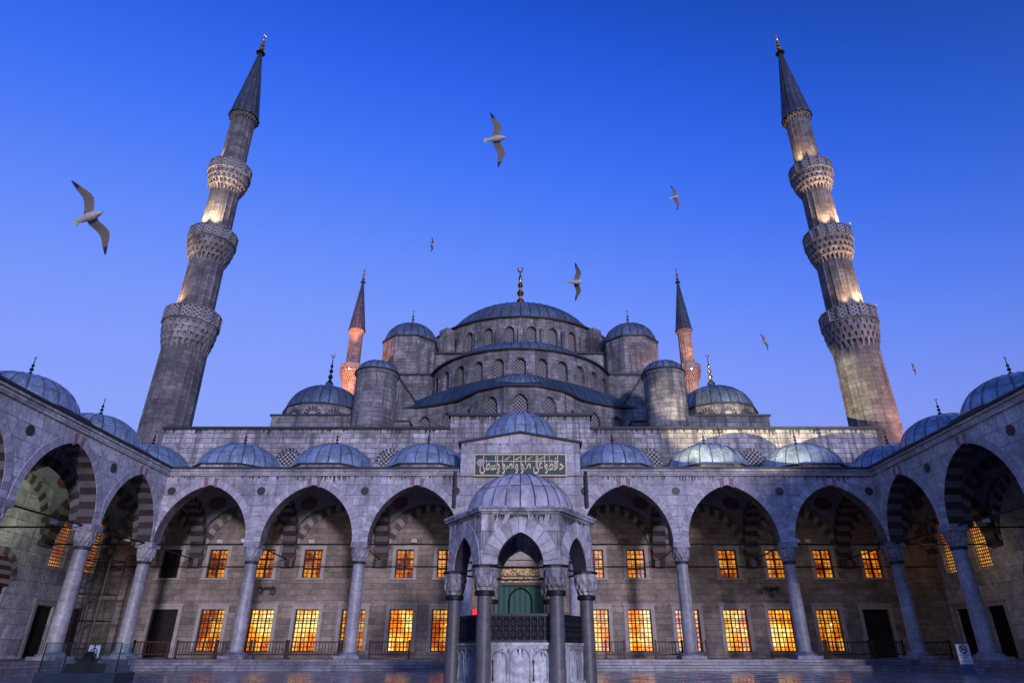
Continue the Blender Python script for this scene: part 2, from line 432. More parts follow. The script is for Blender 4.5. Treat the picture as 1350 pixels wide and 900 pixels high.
def arch_wall(mb, P0, P1, nrm, th, z0, z1, a, rise, m_face=0, m_soff=1, ring=None, ring_back=None, n=12, zs=None):
    """wall with a pointed arch from the spring z0 (opening goes down to z0); nrm is the front side"""
    P0 = Vector(P0[:2]); P1 = Vector(P1[:2]); d = (P1-P0); L = d.length; d.normalize(); nv = Vector(nrm[:2])
    mid = (P0+P1)/2
    A = arch_pts(a, rise, n)
    def W(s, z, o):
        p = mid + d*s + nv*o; return (p.x, p.y, z)
    u0 = mid.dot(d)
    for side in (1, -1):
        o = side*th/2
        for x0, x1 in ((-L/2, -a), (a, L/2)):
            mb.face([W(x0,z0,o), W(x1,z0,o), W(x1,z1,o), W(x0,z1,o)], [(u0+x0,z0),(u0+x1,z0),(u0+x1,z1),(u0+x0,z1)], m_face)
        for i in range(len(A)-1):
            (xa, za), (xb, zb) = A[i], A[i+1]
            mb.face([W(xa,z0+za,o), W(xb,z0+zb,o), W(xb,z1,o), W(xa,z1,o)],
                    [(u0+xa,z0+za),(u0+xb,z0+zb),(u0+xb,z1),(u0+xa,z1)], m_face)
    s = 0
    for i in range(len(A)-1):
        (xa, za), (xb, zb) = A[i], A[i+1]; ds = math.hypot(xb-xa, zb-za)
        mb.face([W(xa,z0+za,th/2), W(xb,z0+zb,th/2), W(xb,z0+zb,-th/2), W(xa,z0+za,-th/2)], [(s,0),(s+ds,0),(s+ds,th),(s,th)], m_soff)
        s += ds
    for x0, x1 in ((-L/2, -a), (a, L/2)):
        mb.face([W(x0,z0,th/2), W(x1,z0,th/2), W(x1,z0,-th/2), W(x0,z0,-th/2)], None, m_face)
    mb.face([W(-L/2,z1,th/2), W(L/2,z1,th/2), W(L/2,z1,-th/2), W(-L/2,z1,-th/2)], None, m_face)
    for spec, side in ((ring, 1), (ring_back, -1)):
        if spec: arch_ring(mb, mid, d, nv*side, th/2, z0, a, rise, L, spec, n)

def arch_ring(mb, mid, d, nv, off, z0, a, rise, L, spec, n=12):
    w, proud, mi = spec
    A = arch_pts(a, rise, n); B = offset_arch(a, rise, w, n)
    lim = L/2 - .004
    B = [(max(-lim, min(lim, x)), z) for x, z in B]
    def W(s, z, o):
        p = mid + d*s + nv*o; return (p.x, p.y, z)
    s = 0
    for i in range(len(A)-1):
        (xa, za), (xb, zb) = A[i], A[i+1]; (xc, zc), (xd, zd) = B[i], B[i+1]
        ds = math.hypot(xb-xa, zb-za)*1.1
        o1 = off + proud
        key = abs((xa+xb)/2) < 0
        mb.face([W(xa,z0+za,o1), W(xb,z0+zb,o1), W(xd,z0+zd,o1), W(xc,z0+zc,o1)], [(s,0),(s+ds,0),(s+ds,w),(s,w)], mi)
        mb.face([W(xc,z0+zc,o1), W(xd,z0+zd,o1), W(xd,z0+zd,off), W(xc,z0+zc,off)], [(s,0),(s+ds,0),(s+ds,.05),(s,.05)], mi)
        mb.face([W(xa,z0+za,o1), W(xb,z0+zb,o1), W(xb,z0+zb,off), W(xa,z0+za,off)], [(s,0),(s+ds,0),(s+ds,.05),(s,.05)], mi)
        s += ds

def panel_arch(mb, P0, P1, nrm, z0, z1, a, sill, spring, rise, depth, m=0, n=6, plain_if=False, surround=None):
    P0 = Vector(P0[:2]); P1 = Vector(P1[:2]); d = (P1-P0); L = d.length; d.normalize(); nv = Vector(nrm[:2]); mid = (P0+P1)/2
    def W(s, z, o=0):
        p = mid + d*s + nv*o; return (p.x, p.y, z)
    u0 = math.atan2(mid.y, mid.x)*10
    def F(q): mb.face([W(*p) for p in q], [(u0+p[0]+(p[2] if len(p) > 2 else 0), p[1]) for p in q], m)
    if plain_if:
        F([(-L/2,z0),(L/2,z0),(L/2,z1),(-L/2,z1)]); return None
    F([(-L/2,z0),(L/2,z0),(L/2,sill),(-L/2,sill)])
    F([(-L/2,sill),(-a,sill),(-a,z1),(-L/2,z1)]); F([(a,sill),(L/2,sill),(L/2,z1),(a,z1)])
    A = arch_pts(a, rise, n)
    for i in range(len(A)-1):
        (xa, za), (xb, zb) = A[i], A[i+1]
        F([(xa,spring+za),(xb,spring+zb),(xb,z1),(xa,z1)])
        F([(xa,spring+za,0),(xb,spring+zb,0),(xb,spring+zb,-depth),(xa,spring+za,-depth)])
    for x in (-a, a): F([(x,sill,0),(x,spring,0),(x,spring,-depth),(x,sill,-depth)])
    F([(-a,sill,0),(a,sill,0),(a,sill,-depth),(-a,sill,-depth)])
    if surround is not None:
        w, pr = surround
        B = offset_arch(a, rise, w, n)
        pa = [(-a, sill-spring)] + A + [(a, sill-spring)]; pb = [(-a-w, sill-spring)] + B + [(a+w, sill-spring)]
        for i in range(len(pa)-1):
            F([(pa[i][0],spring+pa[i][1],pr),(pa[i+1][0],spring+pa[i+1][1],pr),(pb[i+1][0],spring+pb[i+1][1],pr),(pb[i][0],spring+pb[i][1],pr)])
            F([(pb[i][0],spring+pb[i][1],pr),(pb[i+1][0],spring+pb[i+1][1],pr),(pb[i+1][0],spring+pb[i+1][1],0),(pb[i][0],spring+pb[i][1],0)])
    return mid, d, nv

def arch_window(info, a, sill, spring, rise, depth, parent, mat, name='window', n=6):
    mid, d, nv = info
    mb = MB(); A = arch_pts(a, rise, n)
    def W(s, z):
        p = mid + d*s - nv*(depth-.02); return (p.x, p.y, z)
    pts = [(-a, sill-spring)] + A + [(a, sill-spring)]
    for i in range(len(pts)-1):
        (xa, za), (xb, zb) = pts[i], pts[i+1]
        if abs(xb-xa) < 1e-6: continue
        mb.face([W(xa,sill), W(xb,sill), W(xb,spring+zb), W(xa,spring+za)],
                [(xa,sill),(xb,sill),(xb,spring+zb),(xa,spring+za)])
    o = mb.build(name, mat, parent, weld=False)
    return o

def rect_wall(mb, P0, d, n, L, z0, z1, ops, depth, m=0):
    P0 = Vector(P0[:2]); d = Vector(d[:2]); n = Vector(n[:2])
    xs = sorted({0, L} | {o[0] for o in ops} | {o[1] for o in ops}); zs = sorted({z0, z1} | {o[2] for o in ops} | {o[3] for o in ops})
    u0 = P0.dot(d)
    def W(s, z, o=0):
        p = P0 + d*s - n*o; return (p.x, p.y, z)
    for i in range(len(xs)-1):
        for j in range(len(zs)-1):
            cx = (xs[i]+xs[i+1])/2; cz = (zs[j]+zs[j+1])/2
            if any(o[0] < cx < o[1] and o[2] < cz < o[3] for o in ops): continue
            q = [(xs[i],zs[j]),(xs[i+1],zs[j]),(xs[i+1],zs[j+1]),(xs[i],zs[j+1])]
            mb.face([W(*p) for p in q], [(u0+p[0], p[1]) for p in q], m)
    for a, b, c, e in ops:
        for q in (((a,c),(a,e)), ((b,c),(b,e)), ((a,c),(b,c)), ((a,e),(b,e))):
            mb.face([W(*q[0]), W(*q[1]), W(*q[1], depth), W(*q[0], depth)], None, m)

def rect_window(c, d, n, w, z0, z1, parent, style, glowmat, depth=.3, surround=True):
    """iron window: frame object 'window' with child 'pane'; c is the 2D centre on the wall face; n outward"""
    c = Vector(c[:2]); d = Vector(d[:2]); n = Vector(n[:2])
    mb = MB()
    p = c - n*(depth-.08)
    def bar(s0, s1, za, zb, t=.05, off=0): mb.obox(p + d*(s0+s1)/2 + n*off, d, n, s1-s0, t, za, zb, 0)
    e = .07
    bar(-w/2, -w/2+e, z0, z1, .1); bar(w/2-e, w/2, z0, z1, .1); bar(-w/2+e, w/2-e, z0, z0+e, .1); bar(-w/2+e, w/2-e, z1-e, z1, .1)
    if style == 'low':
        for k in (1, 2): s = -w/2 + w*k/3; bar(s-.045, s+.045, z0+e, z1-e, .07)
        zt = z1 - (z1-z0)*.27; bar(-w/2+e, w/2-e, zt-.04, zt+.04, .075)
        for k in range(1, 6):
            s = -w/2 + w*k/6
            if k % 2: bar(s-.028, s+.028, z0+e, z1-e, .03, .06)
        nh = 9
        for k in range(1, nh):
            z = z0 + (z1-z0)*k/nh; bar(-w/2+e, w/2-e, z-.032, z+.032, .03, .09)
    elif style == 'up':
        bar(-.07, .07, z0+e, z1-e, .08)
        for k in (1, 2): z = z0 + (z1-z0)*k/3; bar(-w/2+e, w/2-e, z-.07, z+.07, .085)
        for k in (-1, 1): bar(k*w/4-.022, k*w/4+.022, z0+e, z1-e, .03, .06)
        for k in (1, 3, 5): z = z0 + (z1-z0)*k/6; bar(-w/2+e, w/2-e, z-.022, z+.022, .03, .065)
    elif style == 'holes':
        nx = 7; nz = int((z1-z0)/(w/nx)); px = w/nx; pz = (z1-z0)/nz
        for k in range(1, nx): s = -w/2 + px*k; bar(s-px*.18, s+px*.18, z0, z1, .08)
        for k in range(1, nz): z = z0 + pz*k; bar(-w/2, w/2, z-pz*.18, z+pz*.18, .085)
    elif style == 'door':
        bar(-.03, .03, z0+e, z1-e, .08)
        for k in range(-3, 4):
            if k: bar(k*w/8-.012, k*w/8+.012, z0+e, z1-e, .03, .03)
        for k in (1, 2, 3): z = z0 + (z1-z0)*k/4; bar(-w/2+e, w/2-e, z-.03, z+.03, .05, .04)
    nm = 'door' if style == 'door' else 'window'
    fm = M['frame'] if style != 'holes' else M['trim']
    o = mb.build(nm, fm, parent)
    pm = MB(); q = c - n*(depth-.01)
    A = q - d*(w/2-.01); B = q + d*(w/2-.01)
    pm.face([(A.x,A.y,z0+.01),(B.x,B.y,z0+.01),(B.x,B.y,z1-.01),(A.x,A.y,z1-.01)])
    pm.build('panel' if style == 'door' else 'pane', glowmat, o)
    if surround:
        sm = MB(); t = .26
        def sb(s0, s1, za, zb, th): sm.obox(c + d*(s0+s1)/2 + n*(th/2-.002), d, n, s1-s0, th, za, zb)
        sb(-w/2-t, -w/2, z0, z1, .05); sb(w/2, w/2+t, z0, z1, .05)
        sb(-w/2-t, w/2+t, z1, z1+t, .055)
        if style == 'up': sb(-w/2-t-.08, w/2+t+.08, z0-.13, z0, .14)
        else: sb(-w/2-t-.1, w/2+t+.1, z1+t, z1+t+.12, .12)
        sm.build('surround', M['trim'], o)
    return o

def dome_mesh(c, a, b, nseg, rib=.05, lobe=0, rings=16, a0=0, a1=2*PI, lift=0, sub=(0,.05,.5,.95)):
    """ribbed dome: meridian seams as raised rolls"""
    mb = MB(); cx, cy, cz = c
    th = [PI/2*i/rings for i in range(rings+1)]
    cols = []
    for s in range(nseg):
        for f in sub:
            off = rib if f == 0 else (lobe*math.sin(PI*f))
            cols.append((a0 + (a1-a0)*(s+f)/nseg, off, s+f))
    cols.append((a1, rib, nseg))
    def P(t, ang, off):
        k = math.cos(t)
        r = a*k + off*min(1, k*3); z = b*math.sin(t) + off*.5*min(1, k*3)
        return (cx + r*math.cos(ang), cy + r*math.sin(ang), cz + z)
    for i in range(rings):
        v0 = th[i]*(a+b)/2; v1 = th[i+1]*(a+b)/2
        for j in range(len(cols)-1):
            (A0, o0, u0), (A1, o1, u1) = cols[j], cols[j+1]
            if i == rings-1:
                mb.face([P(th[i],A0,o0), P(th[i],A1,o1), (cx,cy,cz+b)], [(u0,v0),(u1,v0),(u0,v1)], 0, True)
            else:
                mb.face([P(th[i],A0,o0), P(th[i],A1,o1), P(th[i+1],A1,o1), P(th[i+1],A0,o0)], [(u0,v0),(u1,v0),(u1,v1),(u0,v1)], 0, True)
    return mb

def poly(c, r, n, rot=0):
    return [(c[0] + r*math.cos(rot + 2*PI*k/n), c[1] + r*math.sin(rot + 2*PI*k/n)) for k in range(n)]

def finial(parent, c, h, mat, balls=3, name='finial', crescent=True, wide=1.0):
    mb = MB(); x, y, z = c; r = h*.085*wide
    prof = [(r*1.9, 0), (r*1.2, h*.05), (r*.5, h*.14)]
    zz = h*.14
    for k in range(balls):
        br = r*(1.15 - .2*k); bh = h*.16*(1 - .12*k)
        prof += [(r*.3, zz), (br*.7, zz + bh*.15), (br, zz + bh*.45), (br*.7, zz + bh*.78), (r*.28, zz + bh)]
        zz += bh + h*.035
    prof += [(r*.25, zz), (r*.15, h*.86), (0, h*.88)]
    mb.lathe(prof, 12, (x, y, z))
    if crescent:
        cr = h*.048
        path = [(x + cr*math.sin(t), y, z + h*.915 - cr*math.cos(t)) for t in [R(v) for v in range(-145, 146, 24)]]
        mb.tube(path, h*.013, 6)
    return mb.build(name, mat, parent)

def corbel_tiers(mb, c, z0, z1, r0, r1, n, tiers, m=0):
    "plain stepped ledges with rows of small deep niches, hanging prongs along the bottom"
    cx, cy = c
    def P(r, ang, z): return (cx + r*math.cos(ang), cy + r*math.sin(ang), z)
    rr = lambda t: r0 + (r1-r0)*math.sin(PI/2*t)**.9 if t > 0 else r0
    for t in range(tiers):
        za = z0 + (z1-z0)*t/tiers; zb = z0 + (z1-z0)*(t+1)/tiers; h = zb-za
        ra = rr(t/tiers); rb = rr((t+1)/tiers); core = ra - .13
        mb.lathe([(core, za-.02), (core, zb-h*.36), (rb, zb-h*.30), (rb+.02, zb-h*.1), (rb-.03, zb)], n*2, (cx, cy, 0), m=m, smooth=False)
        for k in range(n):
            a = 2*PI*(k + .5*(t % 2))/n; w = PI/n*(.60 if t else .52)
            zl = za - (h*.55 if t == 0 else .02); zt = zb-h*.32
            A, B = P(ra-.02, a-w*(.45 if t == 0 else .9), zl), P(ra-.02, a+w*(.45 if t == 0 else .9), zl)
            C, D = P(rb-.02, a+w, zt), P(rb-.02, a-w, zt)
            E_, F_ = P(core, a-w, zl+.08), P(core, a+w, zl+.08); G, H = P(core, a+w, zt), P(core, a-w, zt)
            for q in ((A,B,C,D), (A,D,H,E_), (B,F_,G,C), (A,E_,F_,B)): mb.face(q, None, m)

def muqarnas(mb, c, z0, z1, r0, r1, n, tiers, m=0, dark=None):
    "tiers of hanging niches: pointed tongues standing off a slimmer core"
    cx, cy = c
    rr = lambda t: r0 + (r1-r0)*math.sin(PI/2*min(1, t))**.8 if t > 0 else r0
    def P(r, ang, z): return (cx + r*math.cos(ang), cy + r*math.sin(ang), z)
    for t in range(tiers):
        za = z0 + (z1-z0)*t/tiers; zb = z0 + (z1-z0)*(t+1)/tiers; hh = zb-za
        ra = rr(t/tiers); rb = rr((t+1)/tiers)
        core = ra*.97
        mb.lathe([(core, za), (core, zb-hh*.12), (rb*.99, zb-hh*.12), (rb, zb)], n*2, (cx, cy, 0), m=m, smooth=False)
        for k in range(n):
            a = 2*PI*(k + .5*(t % 2))/n; w = PI/n*.58
            tipz = za - hh*.28
            T = P(ra*1.01, a, tipz); L0 = P(rb*.985, a-w, zb-hh*.1); R0 = P(rb*.985, a+w, zb-hh*.1)
            ML = P((ra+rb)/2*1.0, a-w, za+hh*.42); MR = P((ra+rb)/2*1.0, a+w, za+hh*.42)
            C0 = P((ra+rb)/2+hh*.14, a, za+hh*.45); CT = P(rb*.995+.0, a, zb-hh*.1)
            IL = P(core, a-w*.9, za+hh*.3); IR = P(core, a+w*.9, za+hh*.3); ILt = P(core, a-w, zb-hh*.1); IRt = P(core, a+w, zb-hh*.1)
            for q in ((T, C0, ML), (T, MR, C0), (ML, C0, CT, L0), (C0, MR, R0, CT), (T, ML, IL), (T, IR, MR), (IL, ML, L0, ILt), (IR, IRt, R0, MR)):
                mb.face(q, None, m)

def drips(mb, P0, P1, nrm, z, dens=4, hmax=.9, m=1, wmax=.12):
    "dark run-off stains hanging from a ledge"
    P0 = Vector(P0[:2]); P1 = Vector(P1[:2]); d = P1-P0; L = d.length; d.normalize(); n = Vector(nrm[:2]).normalized()
    k = int(L*dens); ph = random.uniform(0, 6)
    for i in range(k):
        s_ = random.uniform(.05, L-.05); a = .5+.5*math.sin(s_*.8+ph)*math.sin(s_*.31+ph*2)
        if random.random() > .15+.85*a: continue
        h = random.uniform(.15, 1)*hmax*(.35+a*.65); w = random.uniform(.3, 1)*wmax
        j = random.uniform(-.04, .04); q = P0 + n*(.004+.002*random.random())
        pts = [(-w,0),(w,0),(w*.8,-h*.4),(w*.3+j,-h*.75),(j,-h),(-w*.45+j,-h*.7),(-w*.7,-h*.35)]
        mb.face([((q+d*(s_+x)).x, (q+d*(s_+x)).y, z+zz) for x, zz in pts], None, m)

# ================================================================== SETTING
g = MB(); g.face([(-900,-900,-.02),(900,-900,-.02),(900,1200,-.02),(-900,1200,-.02)])
o = struct(g.build('ground', plain('dark_ground', (.06,.06,.065), .9)))
g = MB(); g.face([(-23.2,-12,0),(23.2,-12,0),(23.2,42.4,0),(-23.2,42.4,0)])
struct(g.build('courtyard_floor', M['floor']))
PZ = .61
g = MB()
def ring_steps(g, e, z0, z1):
    # U-shaped plinth: front and two wings, inner edge e metres inside the plinth line
    g.box(-32.5, 32.5, 42.3-e, 51, z0, z1)
    g.box(-32.5, -23.3+e, -12, 42.3-e, z0, z1); g.box(23.3-e, 32.5, -12, 42.3-e, z0, z1)
ring_steps(g, .45, -.01, .30); 
struct(g.build('lower_step', M['steps']))
g = MB(); ring_steps(g, 0, .303, PZ); struct(g.build('portico_platform', M['steps']))

# ================================================================== PORTICO
ZS = 7.45; ZC = 12.05                    # spring of arches, top of arcade wall
RISE = 3.72
YF = 43.5; YB = 50.5; XW = 24.5; XO = 31.5
fa = thing('arcade', 'domed front arcade of pointed arches on marble columns before the prayer hall', 'arcade', (0, YF, PZ))
la = thing('arcade', 'domed side arcade running along the left edge of the courtyard', 'arcade', (-XW, 24, PZ))
ra = thing('arcade', 'domed side arcade running along the right edge of the courtyard', 'arcade', (XW, 24, PZ))

def column(x, y, parent, scale=1.0):
    mb = MB()
    mb.lathe([(.42, PZ+.42), (.42, PZ+1.5), (.40, 4), (.365, 6.1)], 24, (x, y, 0))
    mb.lathe([(.365, 6.1), (.425, 6.12), (.435, 6.2), (.425, 6.28), (.37, 6.3)], 24, (x, y, 0), m=1)
    o = mb.build('column', [M['column'], M['edge']], parent)
    b = MB()
    b.box(x-.76, x+.76, y-.76, y+.76, PZ, PZ+.18)
    b.lathe([(.72, PZ+.18), (.74, PZ+.24), (.6, PZ+.32), (.5, PZ+.36), (.5, PZ+.42), (.42, PZ+.42)], 24, (x, y, 0))
    b.build('base', M['cap'], o)
    c = MB()
    muqarnas(c, (x, y), 6.3, 7.1, .38, .56, 12, 3)
    c.box(x-.54, x+.54, y-.54, y+.54, 7.1, 7.28); c.box(x-.53, x+.53, y-.53, y+.53, 7.28, ZS)
    c.build('capital', M['cap'], o)
    return o

cols_front = [-24.5, -17.5, -10.5, -3.5, 3.5, 10.5, 17.5, 24.5]
for x in cols_front: column(x, YF, fa)
side_y = [37.0, 29.9, 22.9, 15.9, 8.9]
for y in side_y: column(-XW, y, la); column(XW, y, ra)

RINGF = (.44, .035, 2)
# front arcade wall
w = MB()
for i in range(7):
    arch_wall(w, (cols_front[i], YF), (cols_front[i+1], YF), (0,-1), .95, ZS, ZC, 3.0, RISE, 0, 1, RINGF, None)
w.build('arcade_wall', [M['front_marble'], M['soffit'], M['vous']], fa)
# wings (front side faces the court)
for sx, par in ((-1, la), (1, ra)):
    w = MB(); ys = [YF] + side_y
    for i in range(len(ys)-1):
        arch_wall(w, (sx*XW, ys[i]-(.0 if i else .476)), (sx*XW, ys[i+1]), (-sx,0), .95, ZS, ZC, (ys[i]-ys[i+1])/2-.5, RISE, 0, 1, (.44,.035,2), None)
    w.build('arcade_wall', [M['marble'], M['ablaq'], M['vous']], par)
# transverse arches
t = MB()
for x in cols_front[1:-1]:
    arch_wall(t, (x, YF+.476), (x, YB), (1,0), .9, ZS-.2, ZC-.1, 2.85, RISE, 0, 1, (.55,.03,1), (.55,.03,1))
for sx in (-1, 1):
    arch_wall(t, (sx*XW, YF+.476), (sx*XW, YB), (1,0), .9, ZS-.2, ZC-.1, 2.85, RISE, 0, 1, (.55,.03,1), (.55,.03,1))
build_each(t, 'transverse_arch', [M['plaster'], M['ablaq']], fa)
for sx, par in ((-1, la), (1, ra)):
    t = MB()
    for y in [YF] + side_y[:-1]:
        arch_wall(t, (sx*(XW+.476), y), (sx*XO, y), (0,1), .9, ZS-.2, ZC-.1, 2.85, RISE, 0, 1, (.55,.03,1), (.55,.03,1))
    build_each(t, 'transverse_arch', [M['plaster'], M['ablaq']], par)
# wall piers carrying the transverse arches (corbels)
t = MB()
for x in cols_front: t.box(x-.45, x+.45, YB-.65, YB, ZS-.75, ZS-.2)
build_each(t, 'corbel', M['ablaq'], fa)
# blind arches on the rear walls
t = MB()
for i in range(7):
    mid = Vector(((cols_front[i]+cols_front[i+1])/2, YB))
    arch_ring(t, mid, Vector((1,0)), Vector((0,-1)), .0, ZS-.2, 3.0, RISE-.1, 7, (.5,.16,0))
for sx in (-1, 1): arch_ring(t, Vector((sx*28, YB)), Vector((1,0)), Vector((0,-1)), 0, ZS-.2, 3.0, RISE-.1, 7, (.5,.16,0))
build_each(t, 'blind_arch', M['ablaq_grey'], fa)
for sx, par in ((-1, la), (1, ra)):
    t = MB()
    arch_ring(t, Vector((sx*XO, 47)), Vector((0,1)), Vector((-sx,0)), 0, ZS-.2, 3.0, RISE-.1, 7, (.5,.16,0))
    ys = [YF] + side_y
    for i in range(len(ys)-1):
        arch_ring(t, Vector((sx*XO, (ys[i]+ys[i+1])/2)), Vector((0,1)), Vector((-sx,0)), 0, ZS-.2, (ys[i]-ys[i+1])/2-.5, RISE-.1, ys[i]-ys[i+1], (.5,.16,0))
    build_each(t, 'blind_arch', M['ablaq_grey'], par)

# sail vaults
def vault(cx, cy, hx, hy, parent, arab=False, r=None):
    mb = MB(); Rv = 4.95; n = 14
    sx = 3.5/3.5; 
    def Z(u, v):
        d = Rv*Rv - (u*3.5)**2 - (v*3.5)**2
        return ZS + math.sqrt(max(d, .01))
    for i in range(n):
        for j in range(n):
            q = []
            for (a, b) in ((i,j),(i+1,j),(i+1,j+1),(i,j+1)):
                u = -1 + 2*a/n; v = -1 + 2*b/n
                q.append((cx + u*hx*.985, cy + v*hy*.985, Z(u*.88, v*.88)))
            mb.face(q, None, 0, True)
    o = mb.build('vault', M['arab'] if arab else M['plaster'], parent)
    # dark medallions on the pendentives and a painted eye
    md = MB()
    for su in (-1, 1):
        for sv in (-1, 1):
            u = v = .72
            c = Vector((cx + su*u*hx, cy + sv*v*hy, Z(u*.88, v*.88) - .03)); nn = (Vector((cx, cy, ZS)) - c).normalized()
            a = nn.orthogonal().normalized(); b = nn.cross(a)
            c = c + nn*.10
            md.face([c + (a*math.cos(2*PI*k/18) + b*math.sin(2*PI*k/18))*.62 for k in range(18)])
    c = Vector((cx, cy, Z(0,0) - .12))
    md.face([c + Vector((math.cos(2*PI*k/24), math.sin(2*PI*k/24), 0))*.9 for k in range(24)])
    build_each(md, 'medallion', M['reddot'], o)

def small_dome(cx, cy, parent, z=12.78, r=3.0, b=2.15, rp=3.5, side=None, plinth=True, fin=True, gold=False):
    if plinth:
        p = MB()
        p.prism(poly((cx, cy), rp, 8, PI/8), ZC+.25, z, 0)
        p.prism(poly((cx, cy), rp+.14, 8, PI/8), z+.003, z+.10, 1)
        p.lathe([(rp-.02, z+.10), (r, z+.2)], 8, (cx, cy, 0), a0=PI/8, a1=2*PI+PI/8, m=1, smooth=False)
        pl = p.build('dome_base', [M['facade'], M['edge']], parent)
    d = dome_mesh((cx, cy, z+.15), r, b, 22, .045)
    d.lathe([(r+.1, 0), (r+.12, .06), (r, .1)], 44, (cx, cy, z+.12), uscale=.5)
    o = d.build('dome', M['lead'], parent)
    if fin: finial(o, (cx, cy, z+b+.02), 1.45, M['bronze'], 3)
    return o
for i in range(7):
    cx = -21 + 7*i; vault(cx, 47, 3.05, 3.05, fa)
    if i != 3: small_dome(cx, 47, fa)
for sx, par in ((-1, la), (1, ra)):
    vault(sx*28, 47, 3.05, 3.05, par); small_dome(sx*28, 47, par)
    ys = [YF] + side_y
    for i in range(len(ys)-1):
        cy = (ys[i]+ys[i+1])/2
        vault(sx*28, cy, 3.05, (ys[i]-ys[i+1])/2-.45, par, arab=(i % 2 == 1)); small_dome(sx*28, cy, par, r=2.85 if i == 0 else 2.95, rp=3.36 if i == 0 else 3.5)

# cornices and lead roof slabs
k = MB()
for xa, xb in ((-24.5, -4.15), (4.15, 24.5)):
    k.box(xa, xb, YF-.62, YF-.475, ZC-.28, ZC, 0)
    k.box(xa, xb, YF-.74, YF-.4, ZC+.003, ZC+.14, 0)
for j in range(240):
    x = -24.3 + j*.2033 + random.uniform(-.04, .04)
    if abs(x) < 4.2: continue
    dens = .5 + .5*math.sin(x*.9+1)*math.sin(x*.37)
    if random.random() > .25 + .75*dens: continue
    hgt = random.uniform(.08, .34)*(.5+dens); ww = random.uniform(.03, .08)
    k.extrude([(x-ww, YF-.489, ZC-.286), (x+ww, YF-.489, ZC-.286), (x+ww*.6, YF-.489, ZC-.286-hgt), (x-ww*.5, YF-.489, ZC-.286-hgt*.8)], (0,.008,0), 1)
k.build('cornice', [M['front_marble'], M['dots']], fa)
k = MB(); k.box(-24.3, -4.2, YF-.86, YB-.003, ZC+.143, ZC+.26); k.box(4.2, 24.3, YF-.86, YB-.003, ZC+.143, ZC+.26); k.box(-4.197, 4.197, YF+.53, YB-.003, ZC+.143, ZC+.26); k.build('roof', M['edge'], fa)
for sx, par in ((-1, la), (1, ra)):
    k = MB(); x0, x1 = sorted((sx*(XW-.62), sx*(XW-.475))); k.box(x0, x1, 4, YF-.62, ZC-.28, ZC)
    x0, x1 = sorted((sx*(XW-.74), sx*(XW-.4))); k.box(x0, x1, 4, YF-.74, ZC+.003, ZC+.14)
    k.build('cornice', M['marble'], par)
    k = MB(); x0, x1 = sorted((sx*(XW-.86), sx*(XO+.6))); k.box(x0, x1, 4, YF-.863, ZC+.143, ZC+.26)
    x0, x1 = sorted((sx*24.303, sx*(XO+.6))); k.box(x0, x1, YF-.863, YB-.003, ZC+.143, ZC+.26)
    k.build('roof', M['edge'], par)

# roundels on the spandrels
def disc(mb, c, n, r, th=.04, m=0):
    c = Vector(c); n = Vector(n).normalized(); a = n.orthogonal().normalized(); b = n.cross(a)
    q = [c + (a*math.cos(2*PI*k/20)+b*math.sin(2*PI*k/20))*r for k in range(20)]
    mb.extrude(q, n*th, m)
for x in cols_front[1:-1]:
    if abs(x) < 4: continue
    d = MB(); disc(d, (x, YF-.474, 10.75), (0,-1,0), .27); d.build('roundel', M['dots'], fa)
for x in (-4.35, 4.35):
    d = MB(); disc(d, (x, YF-.474, 10.75), (0,-1,0), .27); d.build('roundel', M['reddot'], fa)
for x in (-23.9, 23.9):
    d = MB(); disc(d, (x*.985, YF-.474, 10.75), (0,-1,0), .27); d.build('roundel', M['dots'], fa)
for sx, par in ((-1, la), (1, ra)):
    for y in side_y[:-1]:
        d = MB(); disc(d, (sx*(XW-.474), y, 10.75), (-sx,0,0), .27); d.build('roundel', M['dots'] if sx < 0 or y > 35 and False else M['reddot'], par)
# pink stones at each arch crown
pk = MB()
for i in range(7):
    cx = -21 + 7*i
    for s in (-1, 1): pk.extrude([(cx+s*.16, YF-.52, ZS+RISE-.02-.03), (cx+s*.42, YF-.52, ZS+RISE-.17-.03), (cx+s*.50, YF-.52, ZS+RISE+.42), (cx+s*.2, YF-.52, ZS+RISE+.52)], (0,.03,0))
build_each(pk, 'keystone', M['pink'], fa)
for sx, par in ((-1, la), (1, ra)):
    pk = MB(); ys = [YF] + side_y
    for i in range(len(ys)-1):
        cy = (ys[i]+ys[i+1])/2 - (.238 if i == 0 else 0); X = sx*(XW-.52)
        for s in (-1, 1): pk.extrude([(X, cy+s*.14, ZS+RISE-.05), (X, cy+s*.38, ZS+RISE-.2), (X, cy+s*.46, ZS+RISE+.38), (X, cy+s*.18, ZS+RISE+.5)], (sx*.03,0,0))
    build_each(pk, 'keystone', M['pink'], par)

